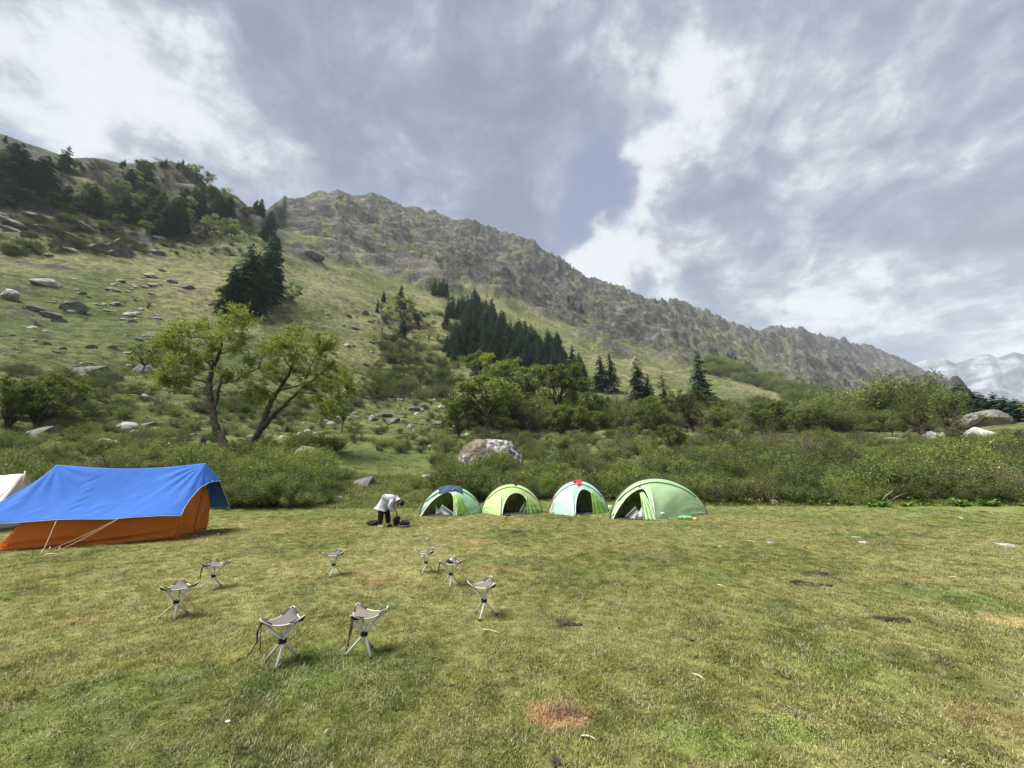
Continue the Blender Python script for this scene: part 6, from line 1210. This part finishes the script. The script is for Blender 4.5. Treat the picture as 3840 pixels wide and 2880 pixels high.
CLUMP = (950, 1170, 'the dark conifer clump on the slope'); LONE = (2640, 1548, 'the big lone conifer'); PAIR = (2275, 1470, 'the conifer pair beside the forest'); MID = (2415, 1535, 'the middle conifer pair'); BB = (1832, 1745, 'the big lichened boulder')
T1 = (860, 1690, 'the gnarled big tree'); T2 = (935, 1690, 'the right leaning big tree'); TT = [(1688, 1880, 'the leftmost dome tent'), (1918, 1870, 'the yellow green dome tent'), (2170, 1865, 'the pale mint dome tent'), (2470, 1870, 'the largest dome tent')]
autolabel(gF, [(1690, 1180, 'the upper tip of the forest'), (1850, 1300, 'the bright green dome tree top'), (1945, 1400, 'the tall rounded tree before the forest'), (2097, 1420, 'the dark forked tree before the forest'), (2190, 1460, 'the lower right end of the forest'), (2000, 1320, 'the pale tree enclosed by the forest'), (1690, 1370, 'the lower left corner of the forest')])
autolabel(gL, [(20, 560, 'the top left picture corner trees'), (230, 640, 'the broad pale skyline conifer'), (330, 790, 'the two slim leaning conifers'), (450, 820, 'the middle of the rocky spur'), (600, 870, 'the lowest spur conifer'), (740, 700, 'the leafy tree on the crest'), (840, 800, 'the right hand end of the spur')])
autolabel('crest', [(470, 600, 'the highest point of the rocky crest'), (700, 600, 'the leafy tree on the crest')])
autolabel('belt', [(2745, 1350, 'the upper end of the scrub belt'), (2830, 1392, 'the upper middle of the scrub belt'), (2960, 1450, 'the middle of the scrub belt'), (3015, 1476, 'the foot of the scrub belt'), (3250, 1534, 'the right hand valley floor'), (3350, 1572, 'the old thick tree')])
autolabel(gW, [BB, (1945, 1560, 'the tall rounded tree'), (2097, 1545, 'the dark forked tree'), PAIR, MID, LONE, (2892, 1550, 'the small bushy dark conifer'), (3080, 1640, 'the leaning airy tree')])
autolabel(gS, [(330, 790, 'the slim spur conifers'), (600, 870, 'the lowest spur conifer'), (750, 640, 'the right end of the crest'), (40, 600, 'the top left corner trees'), (1040, 850, 'the skyline notch')])
autolabel('gully', [(1500, 1152, 'the tall gully conifer'), (1465, 1262, 'the overhanging gully boulder'), (1575, 1462, 'the thin upright young tree'), (1675, 1320, 'the lower conifer left of the forest'), (1645, 1110, 'the tight conifer group')])
autolabel('floor', [(3080, 1600, 'the pile of pale river stones'), (3350, 1640, 'the low limb of the old tree'), (2892, 1550, 'the small bushy dark conifer'), (3240, 1534, 'the valley floor conifers')])
autolabel(gR, [(20, 1118, 'the big cut off boulder'), (160, 1070, 'the long flat boulder'), (260, 1165, 'the slanting outcrop'), (553, 1155, 'the tiny crooked tree'), (420, 1060, 'the two pale slabs'), CLUMP, (360, 1400, 'the dark stone heap'), (560, 1262, 'the white leaning slab'), (1362, 1177, 'the lone dark block'), (1435, 1420, 'the egg shaped stone'), (330, 1302, 'the isolated dark rock'), (1575, 1462, 'the thin young tree')])
autolabel(gR2, [(132, 1635, 'the dark smooth boulder'), (390, 1670, 'the two touching boulders'), (465, 1608, 'the broad angular boulder'), (500, 1468, 'the white angular stone'), T1, T2, (1145, 1728, 'the rounded half sunk boulder'), (1475, 1583, 'the dark flat topped rock'), (1712, 1525, 'the dark pointed boulder'), (1640, 1590, 'the grass topped rock'), (1250, 1580, 'the hanging tree branches'), (220, 1480, 'the gnarled small left tree')])
autolabel(gB1, [(2654, 1900, 'the largest dome tent'), (2900, 1890, 'the white stone at the thicket foot'), (3320, 1886, 'the bare pale branches'), (3620, 1889, 'the small grey thicket stone'), (3880, 1886, 'the right picture edge')])
autolabel(gB2, [(800, 1880, 'the right end of the blue tent'), (1000, 1880, 'the two big trees'), (1264, 1872, 'the small lichened clearing rock'), (1145, 1728, 'the rounded half sunk boulder')])
autolabel(gB3, TT); autolabel('dock', TT+[(2900, 1890, 'the white stone at the thicket foot'), (3320, 1886, 'the bare pale branches'), (3620, 1889, 'the small grey thicket stone'), (1437, 1870, 'the bent person'), (1264, 1872, 'the small lichened clearing rock'), (3860, 1890, 'the right picture edge')])
autolabel(gO, [(90, 900, 'the far left spur foot'), (300, 930, 'the spur foot above the pale slabs'), (520, 880, 'the ledge below the lowest spur conifer'), (1060, 900, 'the rocks under the skyline notch'), (1170, 965, 'the long dark ledge rock'), (1300, 1010, 'the upper edge of the bright grass slope')])
